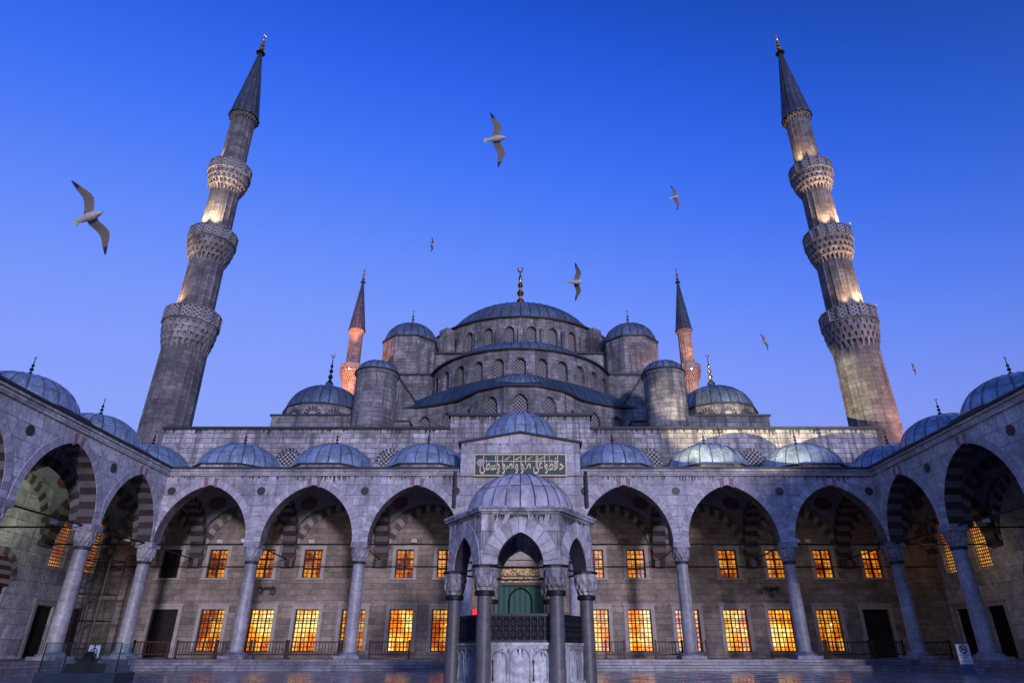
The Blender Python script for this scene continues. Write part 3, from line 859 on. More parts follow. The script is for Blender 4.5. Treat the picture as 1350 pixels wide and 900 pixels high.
# iron tie rods
for i in range(7):
    t = MB(); t.tube([(cols_front[i]+.5, YF, 7.36), (cols_front[i+1]-.5, YF, 7.36)], .05, 6); t.build('tie_rod', M['iron'], fa)
for x in cols_front:
    t = MB(); t.tube([(x, YF+.5, 7.36), (x, YB-.1, 7.2)], .045, 6); t.build('tie_rod', M['iron'], fa)
t = MB(); t.tube([(-31.3, YB-.12, 6.75), (-1.9, YB-.12, 6.75)], .035, 5); t.build('wall_cable', M['iron'], fa)
t = MB(); t.tube([(1.9, YB-.12, 6.75), (31.3, YB-.12, 6.75)], .035, 5); t.build('wall_cable', M['iron'], fa)
for sx, par in ((-1, la), (1, ra)):
    ys = [YF] + side_y
    for i in range(len(ys)-1):
        t = MB(); t.tube([(sx*XW, ys[i]-.5, 7.36), (sx*XW, ys[i+1]+.5, 7.36)], .05, 6); t.build('tie_rod', M['iron'], par)
        t = MB(); t.tube([(sx*(XW+.5), ys[i], 7.36), (sx*(XO-.1), ys[i], 7.36)], .05, 6); t.build('tie_rod', M['iron'], par)

# central raised bay
c = MB()
c.extrude([(-4.1, YF-.68, ZC-.3), (4.1, YF-.68, ZC-.3), (4.1, YF-.68, 14.0), (0, YF-.68, 14.72), (-4.1, YF-.68, 14.0)], (0,1.2,0), 0)
c.box(-3.6, 3.6, YF+.52, YB-.01, ZC+.265, 13.9, 0)
c.box(-3.1, 3.1, YF-.72, YF-.677, 13.35, 13.42, 0)
drips(c, (-4.1, YF-.68), (4.1, YF-.68), (0,-1), 14.0, 3, .3, 1, .08)
c.build('gable', [M['front_marble'], M['stain']], fa)
c = MB()
for s in (-1, 1):
    c.extrude([(s*4.3, YF-.86, 13.98), (0, YF-.86, 14.74), (0, YF-.86, 14.88), (s*4.3, YF-.86, 14.12)], (0,1.5,0))
c.build('gable_coping', M['edge'], fa)
p = MB(); p.prism(poly((0, 47), 3.3, 8, PI/8), 13.9, 14.75, 0); p.prism(poly((0,47), 3.42, 8, PI/8), 14.75, 14.85, 1)
p.build('dome_base', [M['facade'], M['edge']], fa)
d = dome_mesh((0, 47, 14.86), 2.9, 2.75, 22, .045); o = d.build('dome', M['lead'], fa)
# downpipes either side of the raised bay
for x in (-4.35, 4.35):
    t = MB(); t.tube([(x*1.02, YF-.6, ZC), (x*1.02, YF-.6, 9.6)], .13, 8); t.build('downpipe', M['edge'], fa)

# ================================================================== CALLIGRAPHY PANEL
cp = thing('calligraphy_panel', 'green panel with gilded Arabic calligraphy above the central arch', 'sign', (0, YF-.7, 11.8))
yb = YF - .75
b = MB(); b.box(-3.08, 3.08, yb, yb+.065, 11.78, 13.16); b.build('board', M['green_board'], cp)
b = MB()
for q in ((-3.16,3.16,13.16,13.24),(-3.16,3.16,11.70,11.78)): b.box(q[0], q[1], yb-.03, yb+.068, q[2], q[3])
for q in ((-3.16,-3.08),(3.08,3.16)): b.box(q[0], q[1], yb-.03, yb+.068, 11.78, 13.16)
b.build('frame', M['gold_paint'], cp)
b = MB()
b.box(-2.55, 2.62, yb-.025, yb-.001, 12.70, 12.76)
for px in (180,345,370,440,590,690,750,895,915,1010,1075,1185):
    x = (px-680)/610*3.08
    b.box(x-.026, x+.026, yb-.024, yb-.0012, 12.25, 13.12)
for px in (500, 640, 800, 965):       # the slanted strokes of the kaf and ha
    x = (px-680)/610*3.08
    b.extrude([(x-.2, yb-.02, 12.84), (x-.16, yb-.02, 12.82), (x+.24, yb-.02, 13.04), (x+.2, yb-.02, 13.07)], (0,.018,0))
    b.extrude([(x-.12, yb-.02, 12.84), (x-.08, yb-.02, 12.80), (x+.1, yb-.02, 12.9), (x+.07, yb-.02, 12.93)], (0,.018,0))
b.build('strokes', M['gold_paint'], cp)
b = MB(); disc(b, (-2.72, yb-.0, 12.62), (0,-1,0), .27, .03); b.build('rosette', M['trim'], cp)

def text_mesh(body, size, loc, rot, mat, parent, name='lettering', ext=.01, sx=1, offset=0, align='CENTER'):
    cu = bpy.data.curves.new(name, 'FONT'); cu.body = body; cu.size = size; cu.extrude = ext; cu.align_x = align; cu.offset = offset
    to = bpy.data.objects.new(name, cu); COL.objects.link(to)
    bpy.context.view_layer.update()
    me = bpy.data.meshes.new_from_object(to.evaluated_get(bpy.context.evaluated_depsgraph_get()))
    bpy.data.objects.remove(to)
    o = bpy.data.objects.new(name, me); COL.objects.link(o); me.materials.clear(); me.materials.append(mat)
    o.location = loc; o.rotation_euler = rot; o.scale = (sx, 1, 1)
    adopt(o, parent); return o
# shaped forms, in visual (left to right) order
ha='\uFEA3';alef_f='\uFE8E';feh_i='\uFED3';zah_f='\uFEC8';waw_f='\uFEEE';alef='\uFE8D';ain_i='\uFECB';lam_m='\uFEE0';yeh_f='\uFEF0'
lam_i='\uFEDF';sad_m='\uFEBC';waw='\uFEED';alefl='\uFE8D';teh='\uFE95';tehm='\uFE93';seen_i='\uFEB3';tah_m='\uFEC4'
zah_m='\uFEC8'.replace('\uFEC8','\uFEC8'); sad_i='\uFEBB'
words = [ha, feh_i+'\uFEC8'+waw_f, ain_i+yeh_f, sad_i+waw_f, waw, sad_i+waw_f, waw+seen_i+tah_m+yeh_f]
line = ' '.join(words)[::-1]
o = text_mesh(line, .95, (.1, yb-.014, 12.13), (R(90),0,0), M['gold_paint'], cp, ext=.01, offset=.02)
bpy.context.view_layer.update()
wd = o.dimensions.x
if wd > 0: o.scale = (5.75/wd, 1.25, 1)

# ================================================================== PRAYER HALL
ph = thing('prayer_hall', 'great stone prayer hall with a cascade of lead domes rising behind the arcade', 'mosque', (0, 80, 0))
low_x = [-22.5,-18.9,-15.6,-8.7,-5.6,5.6,8.7,15.7,19.0,22.5, 12.2, -12.2]
up_x = [-22.9,-19.3,-15.7,-8.75,-5.6,5.6,8.75,15.7,19.3,22.9]
doors = [-26.0, 26.0]
ops = []
for x in low_x: ops.append((x-.86, x+.86, 1.0, 3.8))
for x in doors: ops.append((x-.95, x+.95, PZ+.02, 3.8))
for x in up_x + [-26.4, 26.6]: ops.append((x-.68, x+.68, 5.95, 8.0))
ops.append((-1.75, 1.75, PZ+.02, 5.6))
w = MB()
rect_wall(w, (-31.5, YB), (1,0), (0,-1), 63, 0, 12.0, [(a+31.5, b+31.5, c, e) for a, b, c, e in ops], .4, 0)
w.build('portico_wall', M['backwall'], ph)
M['bulb'] = glow('hall_lamp_light', (1.,.6,.2), (1.,.75,.35), (1.,.85,.5), 3.2, 3)
M['shutter'] = plain('half_closed_shutter', (.05,.02,.012), .6, 0, .4, 3)
M['glow_dim'] = glow('dim_window_light', (.45,.07,.004), (.9,.25,.012), (1.,.5,.07), 1.0, .9)
M['glow_mid'] = glow('amber_window_light', (.7,.14,.006), (1.,.36,.02), (1.,.7,.18), 1.35, .7)
for i, x in enumerate(low_x):
    wo = rect_window((x, YB), (1,0), (0,-1), 1.72, 1.0, 3.8, ph, 'low', M[{-22.5: 'glow_dim', -5.6: 'glow_dim', 5.6: 'glow_mid', 15.7: 'glow_mid', 22.5: 'glow_dim', 12.2: 'glow_dim', -12.2: 'glow_dim'}.get(x, 'glow_low')])
    if x == -15.6:
        q = MB(); q.box(x-.78, x-.12, YB+.34, YB+.37, 1.08, 3.72); q.build('shutter', M['shutter'], wo)
    lx, lz = {-18.9: (.45, 3.3), -8.7: (.62, 3.2), 8.7: (-.1, 2.9), 15.7: (.1, 2.6), 19.0: (-.3, 2.9), -15.6: (.45, 3.3), -22.5: (-.3, 3.2)}.get(x, (.2, 2.8))
    q = MB(); q.lathe([(0,-.12),(.11,-.05),(.11,.05),(0,.12)], 12, (x+lx, YB+.375, lz)); q.build('lamp', M['bulb'], wo)
for x in up_x + [26.6]:
    wo = rect_window((x, YB), (1,0), (0,-1), 1.36, 5.95, 8.0, ph, 'up', M['glow_up'])
    if x in (-15.7, 15.7):
        for k in range(5):
            q = MB(); q.lathe([(0,-.06),(.05,-.02),(.05,.02),(0,.06)], 8, (x-.32+.16*k, YB+.37, 7.0+.1*math.sin(k*2.2))); q.build('lamp', M['bulb'], wo)
rect_window((-26.4, YB), (1,0), (0,-1), 1.36, 5.95, 8.0, ph, 'up', M['black'])
for x in doors: rect_window((x, YB), (1,0), (0,-1), 1.9, PZ+.02, 3.8, ph, 'door', M['doorwood'])
# upper facade
w = MB()
w.box(-29.4, -5.8, YB+.003, 53, 12.003, 17.5); w.box(5.8, 29.4, YB+.003, 53, 12.003, 17.5)
w.box(-5.8, 5.8, YB, 54, 12.0, 18.65)
drips(w, (-29.4, YB+.003), (-5.8, YB+.003), (0,-1), 17.5, 5, .8); drips(w, (5.8, YB+.003), (29.4, YB+.003), (0,-1), 17.5, 5, .8); drips(w, (-5.8, YB), (5.8, YB), (0,-1), 18.65, 6, 1.0)
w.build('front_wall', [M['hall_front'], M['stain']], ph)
w = MB()
w.box(-29.55, -5.803, YB-.2, 53.1, 17.503, 17.72); w.box(5.803, 29.55, YB-.2, 53.1, 17.503, 17.72)
w.box(-6.0, 6.0, YB-.22, 54.1, 18.653, 18.88)
build_each(w, 'coping', M['edge'], ph)
w = MB(); w.box(-29.4, 29.4, 53, 108, 0, 17.4); w.box(-31.5,-29.403, YB+.4, 56, 0, 15.0); w.box(29.403,31.5, YB+.4, 56, 0, 15.0)
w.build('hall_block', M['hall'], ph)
# round lattice windows between the portico domes, each with a sunburst of voussoirs
for x in (-24.6, -18.8, -10.6, 10.6, 18.8, 24.6):
    mb = MB(); z = 14.75; y = YB-.02
    A = arch_pts(.82, .86, 8)
    for i in range(len(A)-1):
        (xa, za), (xb, zb) = A[i], A[i+1]
        mb.face([(x+xa,y,z-.3), (x+xb,y,z-.3), (x+xb,y,z+zb), (x+xa,y,z+za)], [(xa,-.3),(xb,-.3),(xb,zb),(xa,za)], 0)
    for k in range(11):
        a = PI*(k+.5)/11
        for q in (.88, ):
            c0 = Vector((x + q*math.cos(a), y-.01, z + q*1.03*math.sin(a))); dv = Vector((math.cos(a),0,math.sin(a))); tv = Vector((-math.sin(a),0,math.cos(a)))
            mb.extrude([c0 - tv*.07, c0 + tv*.07, c0 + tv*.09 + dv*.27, c0 - tv*.09 + dv*.27], (0,.03,0), 1)
    mb.build('window', [M['lattice_pale'], M['dots']], ph, weld=False)

# --- exedra tier (C): wavy wall with lattice windows
half = [(1.5,56.0),(4.05,57.4),(6.1,60.0),(8.7,61.4),(10.9,62.1),(12.7,62.5)]
pl = [(-x, y) for x, y in half[::-1]] + half
ZE = 23.55
cw = MB(); infos = []
for i in range(len(pl)-1):
    a, b = Vector(pl[i]), Vector(pl[i+1]); d = (b-a).normalized(); nn = Vector((d.y, -d.x))
    L = (b-a).length; small = abs((a.x+b.x)/2) > 4.2 and abs((a.x+b.x)/2) < 6
    if abs((a.x+b.x)/2) > 11.5: prm = None
    elif small: prm = (.42, 20.6, 21.6, .6)
    elif abs((a.x+b.x)/2) < 4: prm = (.72, 19.6, 21.9, .95)
    else: prm = (.72, 20.0, 21.7, .9)
    if prm is None: panel_arch(cw, a, b, nn, 17, ZE, 0,0,0,0,0, plain_if=True)
    else:
        inf = panel_arch(cw, a, b, nn, 17, ZE, prm[0], prm[1], prm[2], prm[3], .35, surround=(.16,.05))
        infos.append((inf, prm))
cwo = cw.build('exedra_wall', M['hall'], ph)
for inf, p in infos: arch_window(inf, p[0], p[1], p[2], p[3], .35, cwo, M['lattice'])
# lead roof over it up to the foot of the semi-dome drum
BC = (0, 70.0); BR = 10.5; ZB = 25.6
fine = []
for i in range(len(pl)-1):
    for k in range(8):
        f = k/8; fine.append((pl[i][0]*(1-f)+pl[i+1][0]*f, pl[i][1]*(1-f)+pl[i+1][1]*f))
fine.append(pl[-1])
# smooth the plan curve
for _ in range(6):
    fine = [fine[0]] + [((fine[i-1][0]+2*fine[i][0]+fine[i+1][0])/4, (fine[i-1][1]+2*fine[i][1]+fine[i+1][1])/4) for i in range(1, len(fine)-1)] + [fine[-1]]
r = MB(); ed = MB(); u = 0
def out(i):
    a = fine[max(0,i-1)]; b = fine[min(len(fine)-1,i+1)]; d = Vector((b[0]-a[0], b[1]-a[1])).normalized(); return Vector((d.y, -d.x))
def top_pt(p):
    t = math.asin(max(-.999, min(.999, p[0]/13.2))); return (BC[0] + (BR+.05)*math.sin(t), BC[1] - (BR+.05)*math.cos(t))
for i in range(len(fine)-1):
    a = Vector(fine[i]) + out(i)*.32; b = Vector(fine[i+1]) + out(i+1)*.32
    L = (b-a).length; ta, tb = top_pt(fine[i]), top_pt(fine[i+1])
    steps = 5
    for s in range(steps):
        f0, f1 = s/steps, (s+1)/steps
        def PP(p, tp, f):
            bulge = math.sin(PI*f)*.45
            return (p.x*(1-f)+tp[0]*f, p.y*(1-f)+tp[1]*f, ZE+.1 + (ZB+.3-ZE-.1)*f + bulge)
        r.face([PP(a,ta,f0), PP(b,tb,f0), PP(b,tb,f1), PP(a,ta,f1)], [(u,f0*3),(u+L,f0*3),(u+L,f1*3),(u,f1*3)], 0, True)
    o1 = Vector(fine[i]) + out(i)*.36; o2 = Vector(fine[i+1]) + out(i+1)*.36; i1 = Vector(fine[i]) - out(i)*.4; i2 = Vector(fine[i+1]) - out(i+1)*.4
    ed.face([(o1.x,o1.y,ZE-.04),(o2.x,o2.y,ZE-.04),(o2.x,o2.y,ZE+.12),(o1.x,o1.y,ZE+.12)])
    ed.face([(o1.x,o1.y,ZE-.04),(o2.x,o2.y,ZE-.04),(i2.x,i2.y,ZE-.04),(i1.x,i1.y,ZE-.04)])
    u += L
r.build('exedra_roof', M['lead_flat'], ph); ed.build('exedra_eave', M['edge'], ph)
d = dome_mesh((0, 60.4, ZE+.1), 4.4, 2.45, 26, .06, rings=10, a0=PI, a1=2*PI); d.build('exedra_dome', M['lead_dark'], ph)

# --- semi-dome tier (B)
ZBE = 29.05; step = R(12.4)
bw = MB(); infos = []
for kx in range(-7, 8):
    a0 = -PI/2 + (kx-.5)*step; a1 = -PI/2 + (kx+.5)*step
    P0 = (BC[0]+BR*math.cos(a0), BC[1]+BR*math.sin(a0)); P1 = (BC[0]+BR*math.cos(a1), BC[1]+BR*math.sin(a1)); am = (a0+a1)/2
    inf = panel_arch(bw, P0, P1, (math.cos(am), math.sin(am)), ZB-3, ZBE, .58, ZB+.5, ZB+1.95, .62, .45, surround=(.17,.06))
    infos.append(inf)
bwo = bw.build('semi_dome_drum', M['hall'], ph)
for inf in infos: arch_window(inf, .58, ZB+.5, ZB+1.95, .62, .45, bwo, M['lattice'])
e = MB(); e.lathe([(BR-.2, ZBE), (BR+.28, ZBE+.0), (BR+.3, ZBE+.16), (9.0, ZBE+.34)], 60, (BC[0],BC[1],0), a0=PI, a1=2*PI); e.build('semi_dome_eave', M['edge'], ph)
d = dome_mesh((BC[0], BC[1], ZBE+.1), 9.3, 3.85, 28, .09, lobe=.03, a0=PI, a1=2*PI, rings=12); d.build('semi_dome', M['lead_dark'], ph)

# --- main dome
DC = (0, 83.0); DR = 13.0; ZD = 38.4
mw = MB(); infos = []; nf = 30
for kx in range(nf):
    a0 = -PI/2 + kx*2*PI/nf; a1 = a0 + 2*PI/nf; am = (a0+a1)/2
    P0 = (DC[0]+DR*math.cos(a0), DC[1]+DR*math.sin(a0)); P1 = (DC[0]+DR*math.cos(a1), DC[1]+DR*math.sin(a1))
    if math.sin(am) > .35: panel_arch(mw, P0, P1, (math.cos(am), math.sin(am)), 33, ZD, 0,0,0,0,0, plain_if=True)
    else: infos.append(panel_arch(mw, P0, P1, (math.cos(am), math.sin(am)), 33, ZD, .62, 34.6, 36.6, .7, .45, surround=(.15,.06)))
for kx in range(nf):
    a = -PI/2 + kx*2*PI/nf; c = (DC[0]+(DR+.12)*math.cos(a), DC[1]+(DR+.12)*math.sin(a))
    mw.obox(c, (-math.sin(a), math.cos(a)), (math.cos(a), math.sin(a)), .55, .5, 33, 36.9)
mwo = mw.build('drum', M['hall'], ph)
for inf in infos: arch_window(inf, .62, 34.6, 36.6, .7, .45, mwo, M['lattice'])
e = MB(); e.lathe([(DR-.2, ZD), (DR+.32, ZD), (DR+.34, ZD+.18), (10.8, ZD+.5)], 90, (DC[0],DC[1],0)); e.build('dome_eave', M['edge'], ph)
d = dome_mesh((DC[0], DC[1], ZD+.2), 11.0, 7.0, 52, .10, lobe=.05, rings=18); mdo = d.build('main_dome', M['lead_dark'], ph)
c = MB(); c.lathe([(1.5, 45.3), (.9, 45.6), (.45, 46.1), (.25, 46.6)], 20, (DC[0],DC[1],0)); c.build('finial_base', M['lead_dark'], mdo)
finial(mdo, (DC[0], DC[1], 46.2), 8.2, M['gold'], 4, wide=.85)
# drum buttresses
bt = MB()
for s in (-1, 1):
    for ang, zt in ((R(-90+44), 38.2), (R(-90+62), 37.6)):
        a = ang if s > 0 else PI - ang
        c = (DC[0]+(DR+.9)*math.cos(a), DC[1]+(DR+.9)*math.sin(a)); dd = (-math.sin(a), math.cos(a)); nn = (math.cos(a), math.sin(a))
        bt.obox(c, dd, nn, 1.5, 2.4, 33, zt-1.6); bt.obox((DC[0]+(DR+.5)*math.cos(a), DC[1]+(DR+.5)*math.sin(a)), dd, nn, 1.5, 1.5, zt-1.6, zt)
build_each(bt, 'buttress', M['hall'], ph)

# square base under the dome
w = MB(); w.box(-14.2, 14.2, 69.9, 97, 17, 33.3); w.build('dome_square', M['hall'], ph)
w = MB(); w.box(-14.4, 14.4, 69.6, 97.2, 33.303, 33.5); w.build('square_coping', M['edge'], ph)
# stepped masses at either side of the semi-dome
for s in (-1, 1):
    w = MB()
    w.extrude([(s*16.5,62,17),(s*10.9,62,17),(s*10.9,62,24.2),(s*13.0,62,27.1),(s*16.5,62,28.2)], (0,4.5,0))
    w.box(*sorted((s*9.8,s*17.5)), 66.5, 70, 17, 29.1)
    w.box(*sorted((s*14,s*23)), 64, 96, 17, 21.5)
    w.box(*sorted((s*10.9,s*12.8)), 59.5, 62, 17, 21.2)
    build_each(w, 'side_mass', M['hall'], ph)
    w = MB()
    w.extrude([(s*16.5,61.8,28.2),(s*13.0,61.8,27.1),(s*10.75,61.8,24.05),(s*10.75,61.8,24.3),(s*12.9,61.8,27.35),(s*16.5,61.8,28.45)], (0,4.7,0))
    w.box(*sorted((s*9.7,s*17.6)), 66.3, 70, 29.103, 29.3)
    w.box(*sorted((s*10.8,s*12.9)), 59.4, 62, 21.2, 21.38)
    build_each(w, 'mass_coping', M['edge'], ph)
    # weight tower
    C = (s*13.4, 70.2); tp = poly(C, 3.35, 8, PI/8)
    t = MB(); t.prism(tp, 29.0, 34.4, 0); t.prism(poly(C, 3.5, 8, PI/8), 34.403, 34.6, 1); t.build('tower', [M['hall'], M['edge']], ph)
    d = dome_mesh((C[0], C[1], 34.6), 3.15, 2.75, 22, .08, lobe=.05, rings=12); o = d.build('tower_dome', M['lead_dark'], ph)
    finial(o, (C[0], C[1], 37.25), 2.4, M['gold'], 3)
    w = MB(); w.box(*sorted((s*16.0, s*16.9)), 69.4, 71, 29, 31.5); 
    # cylindrical turret
    C = (s*13.45, 55.2)
    t = MB(); t.lathe([(1.9, 17.4), (1.9, 24.0), (1.98, 24.05), (2.02, 24.25)], 40, (C[0], C[1], 0)); t.lathe([(2.02,24.25),(2.1,24.3),(2.1,24.42),(1.8,24.5)], 40, (C[0],C[1],0), m=1)
    to = t.build('turret', [M['hall'], M['edge']], ph)
    d = dome_mesh((C[0], C[1], 24.4), 1.88, 1.3, 18, .07, lobe=.03, rings=10); d.build('turret_dome', M['lead_dark'], to)
    # corner dome on its square block
    C = (s*19.5, 60.3)
    w = MB(); w.box(*sorted((s*15.6, s*23.2)), 56.4, 64.2, 17.3, 20.75, ); w.prism(poly(C, 3.95, 12, PI/12), 20.753, 22.0, 0)
    blk = w.build('corner_block', M['hall'], ph)
    w = MB(); w.box(*sorted((s*15.5, s*23.35)), 56.25, 64.3, 20.75, 20.9); w.prism(poly(C, 4.05, 12, PI/12), 22.003, 22.18); w.build('block_coping', M['edge'], blk)
    for kk in range(-2, 3):     # sunburst blind arches on the drum
        a = -PI/2 + kk*R(30); rr = 3.95*math.cos(PI/12); c0 = Vector((C[0]+rr*math.cos(a), C[1]+rr*math.sin(a), 20.95)); tv = Vector((-math.sin(a), math.cos(a), 0)); nv = Vector((math.cos(a), math.sin(a), 0))
        q = MB()
        for j in range(7):
            b2 = PI*(j+.5)/7; dv = tv*math.cos(b2) + Vector((0,0,1))*math.sin(b2); cr = -tv*math.sin(b2) + Vector((0,0,1))*math.cos(b2)
            m0 = c0 + nv*.01 + dv*.38
            q.extrude([m0 - cr*.05, m0 + cr*.05, m0 + cr*.1 + dv*.42, m0 - cr*.1 + dv*.42], nv*.03)
        q.build('sunburst', M['dots'], blk)
    d = dome_mesh((C[0], C[1], 22.15), 3.7, 2.9, 26, .08, lobe=.05, rings=14); o = d.build('corner_dome', M['lead_dark'], ph)
    c = MB(); c.lathe([(.8, 24.9), (.4, 25.4), (.2, 25.9)], 16, (C[0], C[1], 0)); c.build('finial_base', M['lead_dark'], o)
    finial(o, (C[0], C[1], 25.6), 3.4, M['gold'] if s > 0 else M['bronze'], 3, wide=.75)
    # little roof dome
    d = dome_mesh((s*26.2, 57, 18.75), 1.0, .85, 14, .03, rings=8); o = d.build('roof_dome', M['lead_dark'], ph)
    t = MB(); t.lathe([(1.0, 17.3), (1.0, 18.7), (1.08, 18.72), (1.08, 18.8)], 24, (s*26.2, 57, 0)); t.build('roof_dome_drum', M['hall'], o)
# portal in the middle of the portico wall
q = MB()
q.box(-2.9, -1.76, YB-.5, YB-.002, PZ, 10.2); q.box(1.76, 2.9, YB-.5, YB-.002, PZ, 10.2); q.box(-1.757, 1.757, YB-.497, YB-.003, 7.2, 10.2)
q.box(-3.05, 3.05, YB-.62, YB-.003, 10.203, 10.45)
q.box(-1.757, 1.757, YB-.2, YB-.003, 6.75, 7.2)
q.build('portal', M['trim'], ph)
q = MB(); q.box(-1.75, 1.75, YB-.25, YB-.01, 6.12, 6.6); q.box(-1.75, 1.75, YB-.3, YB-.01, 5.62, 5.98); build_each(q, 'gilded_band', M['gilt'], ph)
q = MB(); q.box(-1.75, 1.75, YB-.28, YB-.01, 6.603, 6.74); q.box(-1.75,1.75,YB-.22,YB-.01,5.983,6.117); q.box(-1.75,1.75,YB-.32,YB-.01,5.42,5.617); build_each(q, 'portal_moulding', M['dots'], ph)
dc = thing('door_curtain', 'deep green leather curtain with an arch motif in the central portal', 'curtain', (0, YB-.1, PZ))
q = MB(); q.box(-1.74, 1.74, YB+.05, YB+.12, PZ+.02, 5.42); q.build('curtain', M['curtain'], dc)
q = MB(); A = arch_pts(.85, .95, 10)
pts = [(-.85, PZ+.1-4.3)] + A + [(.85, PZ+.1-4.3)]
q.tube([(x, YB+.03, 4.3+z) for x, z in pts], .06, 6)
q.build('arch_motif', M['black'], dc)

# ================================================================== WING REAR WALLS
for s, par in ((-1, la), (1, ra)):
    # from y=4 to YB, along y
    def S(y): return y - 4
    op = []; 
    dl = [(49.0, .85), (45.6, .85)]; gl = [(48.9, .75), (45.4, .75)]
    for y, h in dl: op.append((S(y-h), S(y+h), PZ+.02, 3.75))
    for y, h in gl: op.append((S(y-h), S(y+h), 6.15, 9.7))
    dy = 40.25
    op.append((S(dy-1.3), S(dy+1.3), PZ+.02, 4.6))
    for y in (34.6, 32.8, 28.0, 26.0): op.append((S(y-.7), S(y+.7), PZ+.4, 3.4))
    w = MB(); rect_wall(w, (s*XO, 4), (0,1), (-s,0), YB-4, 0, ZC, op, .4, 0)
    w.face([(s*(XO+1), 4, 0), (s*(XO+1), YB, 0), (s*(XO+1), YB, ZC), (s*(XO+1), 4, ZC)])
    w.build('rear_wall', M['marble'], par)
    for y, h in dl: rect_window((s*XO, y), (0,1), (-s,0), h*2, PZ+.02, 3.75, par, 'door', M['doorwood'], surround=True)
    for y, h in gl: rect_window((s*XO, y), (0,1), (-s,0), h*2, 6.15, 9.7, par, 'holes', M['glow_side'], surround=False)
    for y in (34.6, 32.8, 28.0, 26.0): rect_window((s*XO, y), (0,1), (-s,0), 1.4, PZ+.4, 3.4, par, 'up', M['black'])
    # striped portal
    q = MB(); mid = Vector((s*XO, dy))
    arch_ring(q, mid, Vector((0,1)), Vector((-s,0)), 0, 5.0, 1.35, 1.35, 9, (.42,.12,0)); 
    q.build('portal_arch', M['ablaq_grey'], par)
    q = MB(); A = arch_pts(1.34, 1.34, 8)
    for i in range(len(A)-1):
        (ya, za), (yb2, zb) = A[i], A[i+1]; X = s*(XO-.06)
        q.face([(X, dy+ya, 4.6), (X, dy+yb2, 4.6), (X, dy+yb2, 5.0+zb), (X, dy+ya, 5.0+za)], [(4.6,0),(4.6,1),(5+zb,1),(5+za,0)])
    q.build('tympanum', M['tymp'], par, weld=False)
    rect_window((s*XO, dy), (0,1), (-s,0), 2.6, PZ+.02, 4.6, par, 'door', M['doorwood'], surround=False)

# ================================================================== MINARETS
def minaret(cx, cy, label, pale, lit=True, gilded=True, fins=3):
    t = thing('minaret', label, 'minaret', (cx, cy, 0), 'minarets around the prayer hall')
    body = M['minaret'] if not pale else M['pinkstone']
    fl = lambda i: (.07 if (i % 4) in (0,) else 0)
    def shaft(z0, z1, r0, r1, capz=True):
        mb = MB(); mb.lathe([(r0, z0), (r0*.5+r1*.5, (z0+z1)/2), (r1, z1)], 64, (cx, cy, 0), flute=fl, smooth=False)
        if capz: mb.lathe([(r0+.12, z0), (r0+.12, z0+.4), (r0+.02, z0+.55)], 32, (cx, cy, 0), smooth=False)
        return mb.build('shaft', body, t)
    b = MB(); b.prism(poly((cx, cy), 2.2, 24), 0, 17.0); b.lathe([(2.2, 17), (2.05, 19)], 32, (cx, cy, 0), smooth=False); b.build('base', body, t)
    shaft(19, 26.8, 2.05, 1.95, False)
    sh = [(26.75, 29.2, 1.95, 2.46, 30.5, 36.5, 1.66, 1.58), (36.5, 38.7, 1.58, 2.24, 39.95, 45.5, 1.45, 1.38), (45.5, 47.6, 1.38, 2.1, 48.8, 55.6, 1.28, 1.2)]
    for zb, zt, r0, r1, zp, ztop, rs0, rs1 in sh:
        m = MB(); corbel_tiers(m, (cx, cy), zb, zt, r0+.04, r1, 26, 4); m.lathe([(r1, zt), (r1+.12, zt+.02), (r1+.12, zt+.16), (rs0, zt+.17)], 44, (cx, cy, 0), smooth=False)
        bo = m.build('balcony', M['balcony'] if not pale else body, t)
        p = MB(); n = 16; rp = r1+.04
        for k in range(n):
            a0 = 2*PI*k/n; a1 = 2*PI*(k+1)/n
            A = (cx+rp*math.cos(a0), cy+rp*math.sin(a0)); B = (cx+rp*math.cos(a1), cy+rp*math.sin(a1)); am = (a0+a1)/2
            L = math.hypot(B[0]-A[0], B[1]-A[1])
            for off in (0, -.08):
                p.face([(A[0]+off*math.cos(am),A[1]+off*math.sin(am),zt+.17),(B[0]+off*math.cos(am),B[1]+off*math.sin(am),zt+.17),(B[0]+off*math.cos(am),B[1]+off*math.sin(am),zp),(A[0]+off*math.cos(am),A[1]+off*math.sin(am),zp)],
                   [(.07,0),(L-.07,0),(L-.07,zp-zt),(.07,zp-zt)], 0)
            p.obox(A, (-math.sin(a0), math.cos(a0)), (math.cos(a0), math.sin(a0)), .16, .2, zt+.17, zp+.08, 1)
        p.lathe([(rp-.1, zp), (rp+.07, zp), (rp+.07, zp+.12), (rp-.1, zp+.12), (rp-.1, zp)], 16, (cx, cy, 0), smooth=False, m=1)
        p.build('parapet', [M['parapet'], M['balcony'] if not pale else body], bo)
        shaft(zt+.17, ztop, rs0, rs1)
    m = MB(); muqarnas(m, (cx, cy), 55.6, 56.3, 1.2, 1.5, 24, 2); m.build('crown_moulding', body, t)
    co = MB()
    n = 48
    co.lathe([(1.62, 56.3), (1.66, 56.42), (1.55, 56.6), (.14, 67.3)], n, (cx, cy, 0), flute=lambda i: (.05 if i % 3 == 0 else 0), smooth=False, uscale=1/3)
    c2 = co.build('cone_roof', M['lead_cone'], t)
    finial(c2, (cx, cy, 67.2), 3.4, M['gold'], 4)
    return t
minaret(-32, 54.9, 'tall three-balcony stone minaret leaning in at the left front corner of the hall', False)
minaret(32, 54.9, 'tall three-balcony stone minaret leaning in at the right front corner of the hall', False)
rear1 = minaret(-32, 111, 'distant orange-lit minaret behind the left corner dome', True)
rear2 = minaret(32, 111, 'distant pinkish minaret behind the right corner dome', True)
rear1.scale.z = rear2.scale.z = 1.018

